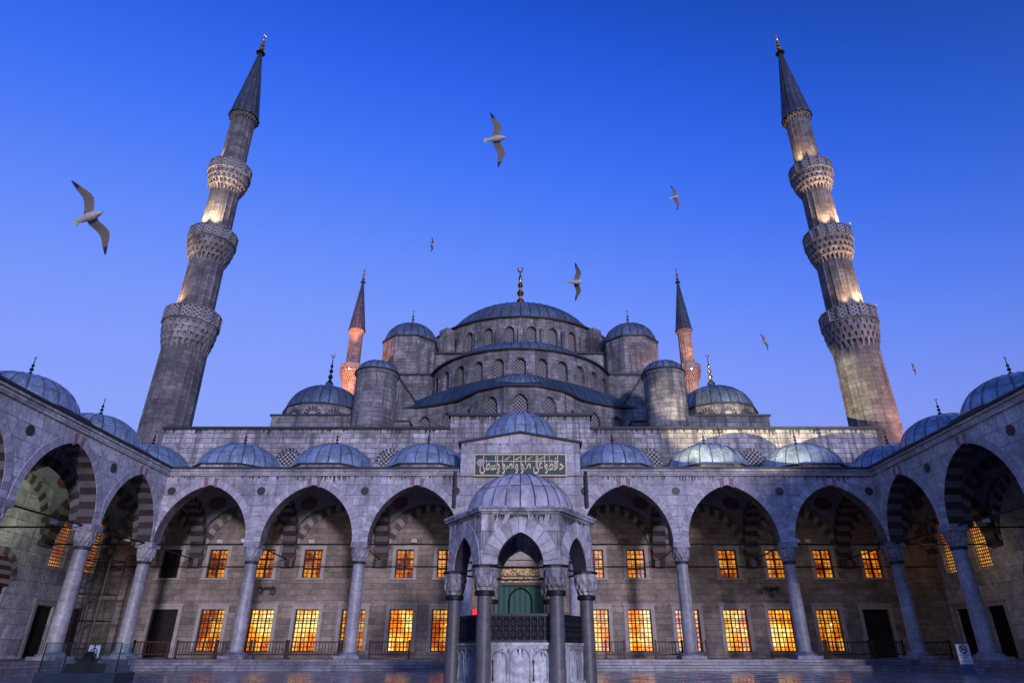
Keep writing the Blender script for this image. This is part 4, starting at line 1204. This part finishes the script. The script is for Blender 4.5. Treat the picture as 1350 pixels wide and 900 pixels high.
# ================================================================== FOUNTAIN
FC = (0, 25.1); FS = 2.42
ft = thing('ablution_fountain', 'hexagonal domed marble fountain pavilion in the middle of the courtyard', 'fountain', (FC[0], FC[1], 0))
hexv = [(FC[0]+FS*math.cos(R(a)), FC[1]+FS*math.sin(R(a))) for a in (-120,-60,0,60,120,180)]
for (x, y) in hexv:
    m = MB(); m.lathe([(.265, .05), (.26, 1.2), (.235, 2.72)], 24, (x, y, 0)); m.lathe([(.25,2.7),(.33,2.72),(.34,2.8),(.33,2.86),(.27,2.88)], 24, (x,y,0), m=1); o = m.build('column', [M['fcolumn'], M['iron']], ft)
    b = MB(); b.lathe([(.33,0),(.33,.035),(.29,.05)], 24, (x,y,0)); b.build('base', M['cap'], o)
    c = MB(); muqarnas(c, (x, y), 2.88, 3.5, .27, .42, 10, 3); c.prism(poly((x,y), .44, 8, PI/8), 3.5, 3.6); c.prism(poly((x,y), .47, 8, PI/8), 3.603, 3.677, 1); c.build('capital', [M['fountain'], M['iron']], o)
w = MB()
for i in range(6):
    a = Vector(hexv[i]); b = Vector(hexv[(i+1) % 6]); d = (b-a).normalized(); nn = Vector((d.y, -d.x))
    if nn.dot((a+b)/2 - Vector(FC)) < 0: nn = -nn
    ext = .26*math.tan(R(30))
    arch_wall(w, a - d*ext, b + d*ext, nn, .5, 3.68, 5.35, .79, 1.07, 0, 1, (.52,.04,2), None, n=10)
for i in range(6):
    a = Vector(hexv[i]); b = Vector(hexv[(i+1) % 6]); d = (b-a).normalized(); nn = Vector((d.y, -d.x))
    if nn.dot((a+b)/2 - Vector(FC)) < 0: nn = -nn
    drips(w, a + nn*.25, b + nn*.25, nn, 5.35, 26, .42, 3, .05)
w.build('arch_wall', [M['fountain'], M['dots'], ablaq('fountain_voussoirs', (.58,.555,.57), (.55,.525,.54), .5, .7), M['stain']], ft)
# frieze, serrated eave
e = MB(); e.prism(poly(FC, 2.76, 6), 5.353, 5.44)
e.prism(poly(FC, 2.90, 6), 5.443, 5.52)
hx = poly(FC, 2.92, 6)
for i in range(6):
    a = Vector(hx[i]); b = Vector(hx[(i+1)%6]); n = 17
    for k in range(n):
        c0 = a + (b-a)*(k+.5)/n; d = (b-a).normalized(); nn = Vector((d.y,-d.x))
        p0 = c0 - d*.085; p1 = c0 + d*.085
        e.extrude([(p0.x,p0.y,5.523),(p1.x,p1.y,5.523),(c0.x,c0.y,5.62)], (-nn.x*-.05, -nn.y*-.05, 0))
e.build('eave', M['fountain'], ft)
e = MB(); hx2 = poly(FC, 2.89, 6); 
for i in range(6):
    a = hx2[i]; b = hx2[(i+1)%6]; c1 = (FC[0]+(b[0]-FC[0])*.7, FC[1]+(b[1]-FC[1])*.7); c0 = (FC[0]+(a[0]-FC[0])*.7, FC[1]+(a[1]-FC[1])*.7)
    e.face([(a[0],a[1],5.525),(b[0],b[1],5.525),(c1[0],c1[1],5.8),(c0[0],c0[1],5.8)], [(0,0),(3,0),(2.5,.9),(.5,.9)])
e.face([(FC[0]+(p[0]-FC[0])*.7, FC[1]+(p[1]-FC[1])*.7, 5.8) for p in hx2])
e.build('roof', M['fdome'], ft)
d = dome_mesh((FC[0], FC[1], 5.6), 2.08, 1.72, 24, .03, rings=16); d.build('dome', M['fdome'], ft)
# basin with blind arcade reliefs
bs = MB(); bp = poly(FC, 2.28, 6); bs.prism(bp, 0, 1.2); bs.prism(poly(FC, 2.36, 6), 1.203, 1.29); bs.prism(poly(FC, 2.4, 6), 0, .12)
bo = bs.build('basin', M['basin'], ft)
for i in range(6):
    a = Vector(bp[i]); b = Vector(bp[(i+1)%6]); d = (b-a).normalized(); nn = Vector((d.y,-d.x)); mid = (a+b)/2
    if nn.dot(mid - Vector(FC)) < 0: nn = -nn
    rl = MB()
    for cx2, hw in ((-.66,.27), (0,.37), (.66,.27)):
        c0 = mid + d*cx2
        A = arch_pts(hw-.04, (hw-.04)*1.15, 6)
        pts = [(-hw+.04, -.62)] + A + [(hw-.04, -.62)]
        rl.tube([((c0+d*x+nn*.01).x, (c0+d*x+nn*.01).y, .78+z) for x, z in pts], .042, 5)
    for sgn in (-1, -.33, .33, 1):
        rl.obox(mid + d*sgn*1.0 + nn*.02, d, nn, .06, .05, .13, 1.16)
    rl.obox(mid + nn*.012, d, nn, 2.05, .03, 1.1, 1.18)
    drips(rl, mid - d*.95 + nn*.012, mid + d*.95 + nn*.012, nn, 1.1, 12, .5, 1, .05)
    rl.build('relief', [M['basin'], M['stain']], bo)
    gm = MB(); gp = Vector(FC)
    s2 = 2.2/2.28
    A0 = gp + (a-gp)*s2; B0 = gp + (b-gp)*s2; L = (B0-A0).length
    gm.face([(A0.x,A0.y,1.34),(B0.x,B0.y,1.34),(B0.x,B0.y,2.12),(A0.x,A0.y,2.12)], [(0,0),(L,0),(L,.78),(0,.78)], 0)
    m2 = (A0+B0)/2
    for z0, z1 in ((1.29,1.36),(2.1,2.17)): gm.obox(m2, d, nn, L, .06, z0, z1, 1)
    # wrought scrollwork
    for k in range(9):
        cc = m2 + d*(k-4)*(L/9.5)
        for zc in (1.55, 1.9):
            gm.tube([((cc+d*.1*math.cos(t)+nn*.03).x, (cc+d*.1*math.cos(t)+nn*.03).y, zc+.13*math.sin(t)) for t in [2*PI*j/10 for j in range(11)]], .014, 4, m=1)
        gm.obox(cc + d*(L/19) + nn*.03, d, nn, .02, .02, 1.34, 2.1, 1)
    gm.build('grille', [M['grille'], M['bronze']], ft)
tr = MB()
for i in range(6):
    a = hexv[i]; b = hexv[(i+1)%6]; tr.tube([(a[0],a[1],3.62),(b[0],b[1],3.62)], .035, 5)
build_each(tr, 'tie_rod', M['iron'], ft)

# ================================================================== SMALL THINGS
# wooden barriers
def barrier_proto(L):
    t = thing('wooden_barrier', '', 'barrier', (0,0,0), 'wooden barriers along the portico edge')
    r = MB(); r.box(-L/2+.06, L/2-.06, -.03, .03, .93, 1.0); r.box(-L/2+.06, L/2-.06, -.025, .025, .22, .28)
    n = max(4, int(L/.19))
    for k in range(1, n): x = -L/2 + L*k/n; r.box(x-.018, x+.018, -.018, .018, .28, .93)
    r.build('rails', M['wood'], t)
    for s in (-1, 1):
        p = MB(); x = s*L/2; p.box(x-.06, x+.06, -.05, .05, .05, 1.08); p.box(x-.08, x+.08, -.25, .25, 0, .05); p.build('post', M['wood'], t)
    return t
YR = 45.0
spans = [(175,221,'beside the dark door at the left end of the portico'), (232,283,'before the leftmost lit lower window'), (285,330,'behind the second column from the left corner'),
         (334,376,'right of the second column, before a lit window'), (379,449,'before the half-shuttered lit window, the longest one on the left'), (487,539,'standing alone left of the fountain'),
         (799,823,'short one just right of the fountain'), (865,900,'left of the first column right of the fountain'), (904,932,'right of the first column right of the fountain'),
         (1066,1088,'short one beside the second column right of the fountain'), (1091,1147,'before the rightmost lit lower window'), (1152,1192,'before the dark door at the right end of the portico'), (1213,1254,'at the far right corner behind the corner column')]
for x0, x1, desc in spans:
    X0 = (x0-686)/932*YR; X1 = (x1-686)/932*YR
    t = barrier_proto(abs(X1-X0)); t['label'] = 'brown wooden barrier ' + desc
    t.location = ((X0+X1)/2, YR, PZ)

# gulls
def gull_mesh(name, bend=0.0, wf=0.0):
    mb = MB()
    # body: sections along x (tail -> beak)
    secs = [(x_*.84, a_, b_) for x_, a_, b_ in [(-.30,.015,.012),(-.22,.05,.022),(-.12,.06,.045),(0,.085,.075),(.1,.08,.078),(.18,.055,.06),(.225,.045,.05),(.265,.035,.036),(.29,.014,.014),(.345,.004,.005)]]
    def ring(x, ry, rz, n=12): return [Vector((x, ry*math.cos(2*PI*k/n), rz*math.sin(2*PI*k/n))) for k in range(n)]
    rs = [ring(*s) for s in secs]
    for i in range(len(rs)-1):
        for k in range(12):
            j = (k+1) % 12; mb.face([rs[i][k], rs[i][j], rs[i+1][j], rs[i+1][k]])
    mb.face(rs[0]); mb.face(rs[-1][::-1])
    # tail fan
    T = [(-.17,-.03),(-.30,-.07),(-.32,0),(-.30,.07),(-.17,.03)]
    mb.extrude([(x, y, .0) for x, y in T], (0,0,.012))
    # wings: (span, leading x, trailing x, z)
    for s in (-1, 1):
        W = [(0,.11,-.10,.03),(.12,.115,-.095,.05),(.22,.155,-.055,.08),(.32,.185,-.02,.09),(.40,.18,-.01,.088),(.48,.14,-.025,.08),(.56,.085,-.045,.07),(.64,.035,-.05,.058),(.70,-.005,-.055,.05),(.745,-.04,-.058,.045)]
        up = []; dn = []
        for sp, l, t_, z in W:
            th = .018*(1-sp/.8)+.004
            cx = l - (l-t_)*.3
            loop = [Vector((l, s*sp, z)), Vector((cx, s*sp, z+th)), Vector((t_, s*sp, z+.006)), Vector((t_, s*sp, z-.006)), Vector((cx, s*sp, z-th*.5))]
            up.append(loop)
        for i in range(len(up)-1):
            for k in range(5):
                j = (k+1) % 5; mb.face([up[i][k], up[i][j], up[i+1][j], up[i+1][k]])
        mb.face(up[0]); mb.face(up[-1][::-1])
    N = NT('gull_plumage'); X = N.sep(N.tc.outputs['Object'])
    ay = N.math('ABSOLUTE', X[1])
    tip = N.ramp(N.math('ADD', ay, N.math('MULTIPLY', N.noise(N.tc.outputs['Object'], 12, 2), .06)), [(.60, 0.), (.64, 1.)])
    wing = N.ramp(ay, [(.07, 0.), (.10, 1.)])
    beak = N.math('GREATER_THAN', X[0], .24)
    c = N.mix(wing, (.62,.56,.46), (.21,.175,.145)); c = N.mix(tip, c, (.02,.02,.022)); c = N.mix(beak, c, (.55,.35,.08))
    dt = N.ramp(X[0], [(0., 1.), (.001, 0.)])
    c = N.mix(1, c, N.ramp(N.noise(N.map(N.tc.outputs['Object'], (2,14,4)), 3, 4, .7), [(.3,.75),(.7,1.2)]), 'MULTIPLY')
    N.base(c); N.set(Roughness=.8)
    o = mb.build(name, N.mat)
    rm = o.modifiers.new('r', 'REMESH'); rm.mode = 'VOXEL'; rm.voxel_size = .005; rm.use_smooth_shade = True
    dg = bpy.context.evaluated_depsgraph_get()
    me = bpy.data.meshes.new_from_object(o.evaluated_get(dg)); old = o.data; o.modifiers.clear(); o.data = me
    if not me.materials: me.materials.append(N.mat)
    for p in me.polygons: p.use_smooth = True
    return o
TILT = R(25.96); CAM = Vector((0, 0, 1.03)); F = 838.0
def ray(px, py):
    "world direction through a photo pixel, used only to find where each bird flies"
    d = Vector(((px-686)/F, 1, (450-py)/F))
    return Vector((d.x, d.y*math.cos(TILT) - d.z*math.sin(TILT), d.y*math.sin(TILT) + d.z*math.cos(TILT))).normalized(), d.length
gulls = [((118,286),(101,239),(129,335),(138,274),(97,292), 'largest gull, gliding above the left arcade beside the left minaret'),
         ((654,183),(652,146),(658,220),(671,178),(638,184), 'gull flying highest over the main dome'),
         ((760,372),(762,347),(763,397),(774,371),(749,372), 'gull just right of the gilded finial of the main dome'),
         ((890,260),(888,243),(893,277),(897,258),(883,261), 'gull midway between the high centre and the right minaret'),
         ((569,323),(568,314),(571,333),(574,324),(565,321), 'smallest gull, high above the left tower of the hall'),
         ((1008,450),(1005,439),(1010,462),(1012,448),(1003,452), 'small gull between the far right minaret and the near one'),
         ((1205,486),(1202,477),(1209,494),(1207,484),(1202,487), 'tiny gull low in the sky right of the right minaret')]
g0 = gull_mesh('gull', .03, -.02)
for i, (c, t1, t2, hd, tl, lab) in enumerate(gulls):
    o = g0 if i == 0 else g0.copy()
    if i: COL.objects.link(o)
    span = math.hypot(t1[0]-t2[0], t1[1]-t2[1])
    dv, ln = ray(*c)
    z = Vector((0, math.cos(TILT), math.sin(TILT))); rt = Vector((1, 0, 0)); up = Vector((0, -math.sin(TILT), math.cos(TILT)))
    pos = CAM + dv/dv.dot(z)*(F*1.44/span)
    fx = (rt*(hd[0]-tl[0]) - up*(hd[1]-tl[1])).normalized(); y = z.cross(fx)
    sv = (rt*(t2[0]-t1[0]) - up*(t2[1]-t1[1])).normalized()
    if y.dot(sv) < 0: sv = -sv
    y = (y*.6 + sv*.4).normalized(); x = y.cross(z).normalized()
    roll = [.12,-.12,.3,-.25,.35,-.3,.2][i]
    m = Matrix((x, y, z)).transposed().to_4x4() @ Matrix.Rotation(roll, 4, 'X')
    m.translation = pos
    o.matrix_world = m
    tag(o, lab, 'gull', 'gulls in the sky')

# glass booth with an accessibility notice, lower left
gx, gy = -15.95, 26.2
gb = thing('glass_booth', 'low glass-walled booth with dark equipment and a notice at lower left', 'booth', (gx, gy, 0))
b = MB(); b.box(gx-1.45, gx+1.45, gy-.55, gy+.75, 0, .33); b.build('base', plain('dark_blue_metal', (.03,.045,.08), .35, .4), gb)
for q in ((gx-1.3, gx+1.35, gy-.5, gy-.485), (gx-1.2, gx+1.4, gy+.66, gy+.675)):
    b = MB(); b.box(q[0], q[1], q[2], q[3], .333, 1.29); b.build('glass_panel', M['glass'], gb)
for x in (gx-1.33, gx+1.42):
    b = MB(); b.box(x-.008, x+.008, gy-.47, gy+.65, .333, 1.29); b.build('glass_panel', M['glass'], gb)
b = MB()
for x in (gx-1.33, gx-.5, gx+.45, gx+1.42): b.box(x-.018, x+.018, gy-.53, gy-.502, .333, 1.29)
b.box(gx-1.35, gx+1.44, gy-.535, gy-.50, 1.293, 1.32)
b.build('frame', M['iron'], gb)
b = MB(); b.box(gx-.65, gx+.5, gy-.2, gy+.4, .333, .62); b.box(gx-.35, gx+.2, gy-.1, gy+.3, .623, .8); b.lathe([(.16,0),(.18,.1),(.1,.22),(0,.24)], 16, (gx-.0, gy+.05, .8)); b.build('equipment', M['black'], gb)
b = MB(); b.box(gx-.32, gx+.1, gy+.42, gy+.44, .66, 1.24); nb = b.build('notice', M['white'], gb)
b = MB(); cc = (gx-.1, gy+.405, 1.0)
b.tube([(cc[0]+.13*math.cos(t), cc[1], cc[2]+.13*math.sin(t)) for t in [2*PI*j/20 for j in range(21)]], .018, 6)
b.tube([(cc[0], cc[1], cc[2]+.09), (cc[0]-.01, cc[1], cc[2]-.02), (cc[0]+.06, cc[1], cc[2]-.1)], .02, 6)
b.tube([(cc[0]-.01, cc[1], cc[2]+.02), (cc[0]+.07, cc[1], cc[2]+.02)], .015, 6)
b.tube([(cc[0], cc[1], cc[2]-.13), (cc[0]-.02, cc[1], cc[2]-.28)], .02, 6)
b.build('symbol', M['black'], nb)

# no-smoking stand, lower right
sx_, sy_ = 22.55, 36.0
sg = thing('notice_stand', 'white no-smoking notice on a small stand by the right steps', 'sign', (sx_, sy_, 0))
b = MB(); b.box(sx_-.33, sx_+.33, sy_-.03, sy_+.0, .45, 1.36); b.build('board', M['white'], sg)
b = MB(); b.box(sx_-.32, sx_+.32, sy_-.2, sy_+.2, .001, .06); b.box(sx_-.32, sx_+.32, sy_-.02, sy_+.01, .06, .445); b.build('stand', plain('blue_grey_metal', (.10,.15,.25), .5), sg)
b = MB(); cz = 1.12
b.tube([(sx_+.17*math.cos(t), sy_-.045, cz+.17*math.sin(t)) for t in [2*PI*j/28 for j in range(29)]], .028, 6)
b.tube([(sx_-.12, sy_-.045, cz+.12), (sx_+.12, sy_-.045, cz-.12)], .024, 6)
b.build('prohibition_ring', plain('dark_red_paint', (.10,.012,.05), .5), sg)
b = MB(); b.box(sx_-.1, sx_+.08, sy_-.036, sy_-.031, cz-.03, cz+.02); b.tube([(sx_+.08, sy_-.036, cz), (sx_+.11, sy_-.036, cz+.07)], .01, 5); b.build('cigarette', M['black'], sg)
text_mesh('NO SMOKING', .09, (sx_, sy_-.033, .83), (R(90),0,0), M['dots'], sg, ext=.002)
text_mesh('PLEASE', .09, (sx_, sy_-.033, .72), (R(90),0,0), M['dots'], sg, ext=.002)
text_mesh('THANK YOU', .08, (sx_, sy_-.033, .55), (R(90),0,0), M['reddot'], sg, ext=.002)

# scaffold ladder tower in the left corner
sf = thing('scaffold_tower', 'narrow metal scaffold with ladders standing in the dark left corner', 'scaffold', (-29.6, 47.4, PZ))
sx0, sx1, sy0, sy1 = -30.6, -28.6, 46.6, 48.4
b = MB()
for x in (sx0, sx1):
    for y in (sy0, sy1): b.tube([(x, y, PZ), (x, y, 6.9)], .05, 6)
for z in (1.2, 2.9, 4.6, 6.3, 6.8):
    for y in (sy0, sy1): b.tube([(sx0, y, z), (sx1, y, z)], .035, 5)
    for x in (sx0, sx1): b.tube([(x, sy0, z), (x, sy1, z)], .035, 5)
for z in (1.2, 2.9, 4.6): b.tube([(sx0, sy0, z), (sx1, sy0, z+1.7)], .03, 5)
b.build('frame', plain('galvanised_tube', (.07,.065,.065), .5, .6), sf)
for xo in (-.35, .55):
    b = MB()
    for dx in (-.2, .2): b.tube([(-29.6+xo+dx+.35, sy0-.3, PZ), (-29.6+xo+dx-.1, sy0-.1, 6.4)], .028, 5)
    for k in range(18):
        f = (k+.7)/18.5; x = -29.6+xo+.35-.45*f; b.tube([(x-.2, sy0-.3+.2*f, PZ+5.79*f), (x+.2, sy0-.3+.2*f, PZ+5.79*f)], .018, 5)
    b.build('ladder', plain('ladder_wood', (.07,.045,.035), .6), sf)

# lamps on rods and wall
def lamp_box(x, y, z, aim, label, dark=False):
    t = thing('floodlight', label, 'lamp', (x, y, z), 'small white floodlights')
    a = Vector(aim).normalized(); s = a.cross(Vector((0,0,1))).normalized(); u = s.cross(a)
    b = MB(); c = Vector((x, y, z))
    q = [c + s*sx2*.2 + u*sz*.13 for sx2, sz in ((-1,-1),(1,-1),(1,1),(-1,1))]; qb = [c - a*.18 + s*sx2*.12 + u*sz*.08 for sx2, sz in ((-1,-1),(1,-1),(1,1),(-1,1))]
    for i in range(4): b.face([q[i], q[(i+1)%4], qb[(i+1)%4], qb[i]])
    b.face(qb); b.face(q); b.build('housing', M['white'], t)
    g2 = MB(); g2.face([c + a*.012 + s*sx2*.17 + u*sz*.1 for sx2, sz in ((-1,-1),(1,-1),(1,1),(-1,1))]); g2.build('lens', plain('lamp_glass', (.6,.62,.66), .1), t)
    g3 = MB(); g3.tube([c - a*.1, c - a*.1 + Vector((0,0,-.3))], .02, 5); g3.build('bracket', M['iron'], t)
    return t
lamp_box(-22.9, YB-.3, 8.55, (0,-1,-.3), 'white floodlight above the leftmost lit upper window')
lamp_box(-15.9, YB-.3, 8.55, (0,-1,-.3), 'white floodlight above the third lit upper window from the left')
lamp_box(-8.1, YB-.3, 8.6, (0,-1,-.3), 'white floodlight above the upper window just left of the fountain')
lamp_box(21.9, YB-.3, 8.6, (0,-1,-.3), 'white floodlight between the two rightmost upper windows')
lamp_box(-18.3, YF+.05, 7.62, (.6,.4,.3), 'white floodlight on the tie rod left of the second column from the left')
lamp_box(18.3, YF+.05, 7.62, (-.6,.4,.3), 'white floodlight on the tie rod right of the second column from the right')
lamp_box(-25.9, YF-.1, 7.66, (-.5,.5,.2), 'white floodlight on the rod behind the left corner column')
lamp_box(-26.6, side_y[0]+.1, 7.66, (-.5,.5,.2), 'white floodlight on the rod inside the left arcade arch')
lamp_box(26.6, side_y[0]+.1, 7.75, (.5,.5,.2), 'white floodlight on the rod inside the right arcade arch')
def spk(x, label):
    t = thing('loudspeaker', label, 'speaker', (x, YB-.3, 5.2), 'dark double loudspeakers under the upper windows')
    for s in (-1, 1):
        b = MB(); b.lathe([(.07, 0), (.1, .16), (.24, .42), (.25, .45), (.2, .44), (.05, .3)], 16, (0,0,0))
        o = b.build('horn', plain('grey_horn', (.07,.07,.08), .5), None); o.parent = t
        o.location = (s*.3, 0, .0); o.rotation_euler = (R(90+15), 0, R(s*20))
    b = MB(); b.box(-.4, .4, .1, .28, -.08, .12); o = b.build('mount', M['iron']); o.parent = t
spk(-18.6, 'dark double horn loudspeaker under the second lit upper window on the left')
spk(18.4, 'dark double horn loudspeaker under an upper window near the second column from the right')
# red exit light box seen left of the fountain
t = thing('red_light', 'small glowing red light box on the wall left of the central portal', 'light', (-3.3, YB-.12, 3.6))
b = MB(); b.box(-3.52, -3.08, YB-.16, YB-.001, 3.28, 3.85); b.build('housing', M['iron'], t)
Nr = NT('red_glow'); Nr.base((.3,0,0)); Nr.b.inputs['Emission Color'].default_value = (1,.01,.02,1); Nr.set(Emission_Strength=1.3)
b = MB(); b.box(-3.49, -3.11, YB-.175, YB-.161, 3.31, 3.82); b.build('lens', Nr.mat, t)

# floodlights on the minaret balconies
def balc_lamp(cx, cy, r, ang, z, label):
    x = cx + r*math.cos(ang); y = cy + r*math.sin(ang)
    t = thing('balcony_floodlight', label, 'lamp', (x, y, z), 'floodlights on the minaret balconies')
    b = MB(); b.lathe([(.0,0),(.11,.02),(.15,.2),(.13,.23),(0,.2)], 14, (x, y, z)); b.build('housing', M['white'], t)
    b = MB(); b.tube([(x, y, z-.35), (x, y, z+.02)], .03, 5); b.build('bracket', M['iron'], t)

# ================================================================== LIGHTS
def spot(loc, target, energy, color, size=60, blend=.8, rad=.25, name='floodlight_beam'):
    l = bpy.data.lights.new(name, 'SPOT'); l.energy = energy; l.color = color; l.spot_size = R(size); l.spot_blend = blend; l.shadow_soft_size = rad
    o = bpy.data.objects.new(name, l); COL.objects.link(o); o.location = loc
    o.rotation_euler = (Vector(target)-Vector(loc)).to_track_quat('-Z', 'Y').to_euler(); return o
WARM = (1., .66, .34); ORG = (1., .42, .14)
def mlight(cx, cy, r, ang, z, e, col, label=None, tgt=4.5, size=95):
    x = cx + r*math.cos(ang); y = cy + r*math.sin(ang)
    spot((x, y, z), (cx + .55*r*math.cos(ang), cy + .55*r*math.sin(ang), z+tgt), e, col, size, 1, .12)
# left front minaret: balconies at z 30.4, 39.9, 48.8 ; right front likewise
LW = (1., .62, .32)
for ang, z, r, e in ((200, 30.72, 2.25, 3200), (240, 30.72, 2.25, 800), (245, 40.17, 2.05, 3300), (290, 40.17, 2.05, 2300), (215, 49.02, 1.92, 1300)):
    mlight(-32, 54.9, r, R(ang), z, e, LW if z < 35 else (1,.72,.42), tgt=8, size=85)
for ang, z, r, e in ((325, 30.72, 2.25, 3000), (285, 30.72, 2.25, 2400), (245, 30.72, 2.25, 900), (305, 40.17, 2.05, 3300), (250, 40.17, 2.05, 2000), (210, 49.02, 1.92, 1700), (270, 49.02, 1.92, 800)):
    mlight(32, 54.9, r, R(ang), z, e, LW, tgt=8, size=85)
balc_lamp(32, 54.9, 2.60, R(325), 30.75, 'white floodlight on the lowest balcony rim of the right front minaret')
balc_lamp(32, 54.9, 2.38, R(315), 40.2, 'white floodlight on the middle balcony rim of the right front minaret')
for sx2, col, e in ((-1, ORG, 12000), (1, WARM, 5000)):
    cx, cy = sx2*32, 111
    mlight(cx, cy, 2.1, R(270), 48.3, e*.35, WARM)
    spot((cx*1.0, cy-8, 38), (cx, cy, 52.0), e*1.5, (1., .36, .13) if sx2 < 0 else (1., .5, .3), 55, .8)
spot((-32, 102, 50), (-32, 111, 62), 16000, (1., .3, .12), 50, .8)
spot((32, 102, 48), (32, 111, 54), 5000, (1., .5, .25), 40, .8)
# floodlights on the hall roofs
spot((-24, 64, 22.5), (-16.2, 69.5, 31.5), 14000, (1., .36, .2), 30, .9)
spot((24, 61, 24), (15.6, 68.5, 30), 5000, (1., .5, .3), 42, .9)
spot((38, 47, 13), (33.5, 55, 21), 9000, (1., .35, .15), 60, 1)
# added lamp, unseen behind the fountain dome, washing the right half of the hall front
FL = (.4, 27.35, 6.05)
fl = thing('added_floodlight', 'added unseen floodlight on the rear slope of the fountain roof', 'lamp', FL)
b = MB(); b.box(FL[0]-.18, FL[0]+.18, FL[1]-.2, FL[1]-.06, FL[2]-.12, FL[2]+.12); b.tube([(FL[0], FL[1]-.13, FL[2]-.1), (FL[0], FL[1]-.13, FL[2]-.38)], .03, 5); b.build('housing', M['iron'], fl)
for tx in (15.2, 19.2, 23.2, 27.2):
    spot(FL, (tx, 50.5, 18.75 + (tx-15)*.05), 56000, (1., .86, .48), 13, .45, .06)
spot(FL, (14.0, 54, 22), 30000, (1., .86, .5), 8, .6, .06)
# inside the porticoes
spot((-26.5, 37.2, 7.9), (-31.5, 40.5, 9.6), 520, (.92, 1., .74), 100, 1)
for x in (-21, -14, -7, 0, 7, 14, 21):
    spot((x, YF+.4, 7.7), (x, YB, 5.2), 150, (1., .72, .5), 120, 1, .2)
spot((26.3, YF-1, 7.7), (31.5, YF+3, 5.2), 130, (1., .72, .5), 120, 1, .2)
spot((-15, 9, 2.2), (-27, 27, .5), 500, (1., .12, .1), 45, .8)

# ================================================================== WORLD
SE = 5; SR = 163      # sun behind the camera, low
wd = bpy.data.worlds.new('World'); sc.world = wd; wd.use_nodes = True
nt = wd.node_tree; bg = nt.nodes['Background']
sk = nt.nodes.new('ShaderNodeTexSky'); sk.sky_type = 'NISHITA'; sk.sun_disc = False
sk.sun_elevation = R(SE); sk.sun_rotation = R(SR); sk.ozone_density = 1; sk.air_density = 2; sk.dust_density = 1
sp = nt.nodes.new('ShaderNodeSeparateColor'); nt.links.new(sk.outputs[0], sp.inputs[0])
cb = nt.nodes.new('ShaderNodeCombineColor')
GR = [(.28, 4.5, .45), (.42, 3.44, .429), (.97, 8.8, .26)]   # soft shoulder per channel: ceiling, steepness, midpoint
def mnode(op, a, b):
    n = nt.nodes.new('ShaderNodeMath'); n.operation = op
    for sock, v in zip(n.inputs, (a, b)):
        if isinstance(v, (int, float)): sock.default_value = v
        else: nt.links.new(v, sock)
    return n.outputs[0]
for i, (A, q, v0) in enumerate(GR):
    x = mnode('POWER', mnode('MULTIPLY', sp.outputs[i], .3/v0), q)
    y = mnode('MULTIPLY', mnode('DIVIDE', x, mnode('ADD', x, 1.0)), A*10)
    nt.links.new(y, cb.inputs[i])
nt.links.new(cb.outputs[0], bg.inputs[0]); bg.inputs[1].default_value = .1
sl = bpy.data.lights.new('sun', 'SUN'); sl.energy = 1.75; sl.angle = R(5); sl.color = (.86, .79, .98)
so = bpy.data.objects.new('sun', sl); COL.objects.link(so)
az = R(SR)
sdir = Vector((math.sin(az)*math.cos(R(SE)), math.cos(az)*math.cos(R(SE)), math.sin(R(SE))))
so.rotation_euler = (-sdir).to_track_quat('-Z', 'Y').to_euler()

# ================================================================== CAMERA
cam = bpy.data.cameras.new('camera'); co = bpy.data.objects.new('camera', cam); COL.objects.link(co); sc.camera = co
co.location = CAM; co.rotation_euler = (R(90)+TILT, 0, 0)
cam.sensor_width = 36; cam.lens = 838/1350*36; cam.shift_x = -11/1350; cam.clip_end = 4000; cam.clip_start = .1
sc.view_settings.view_transform = 'Standard'; sc.view_settings.look = 'None'; sc.view_settings.exposure = 0; sc.view_settings.gamma = 1
sc.cycles.use_denoising = True
sc.cycles.max_bounces = 6; sc.cycles.transparent_max_bounces = 24
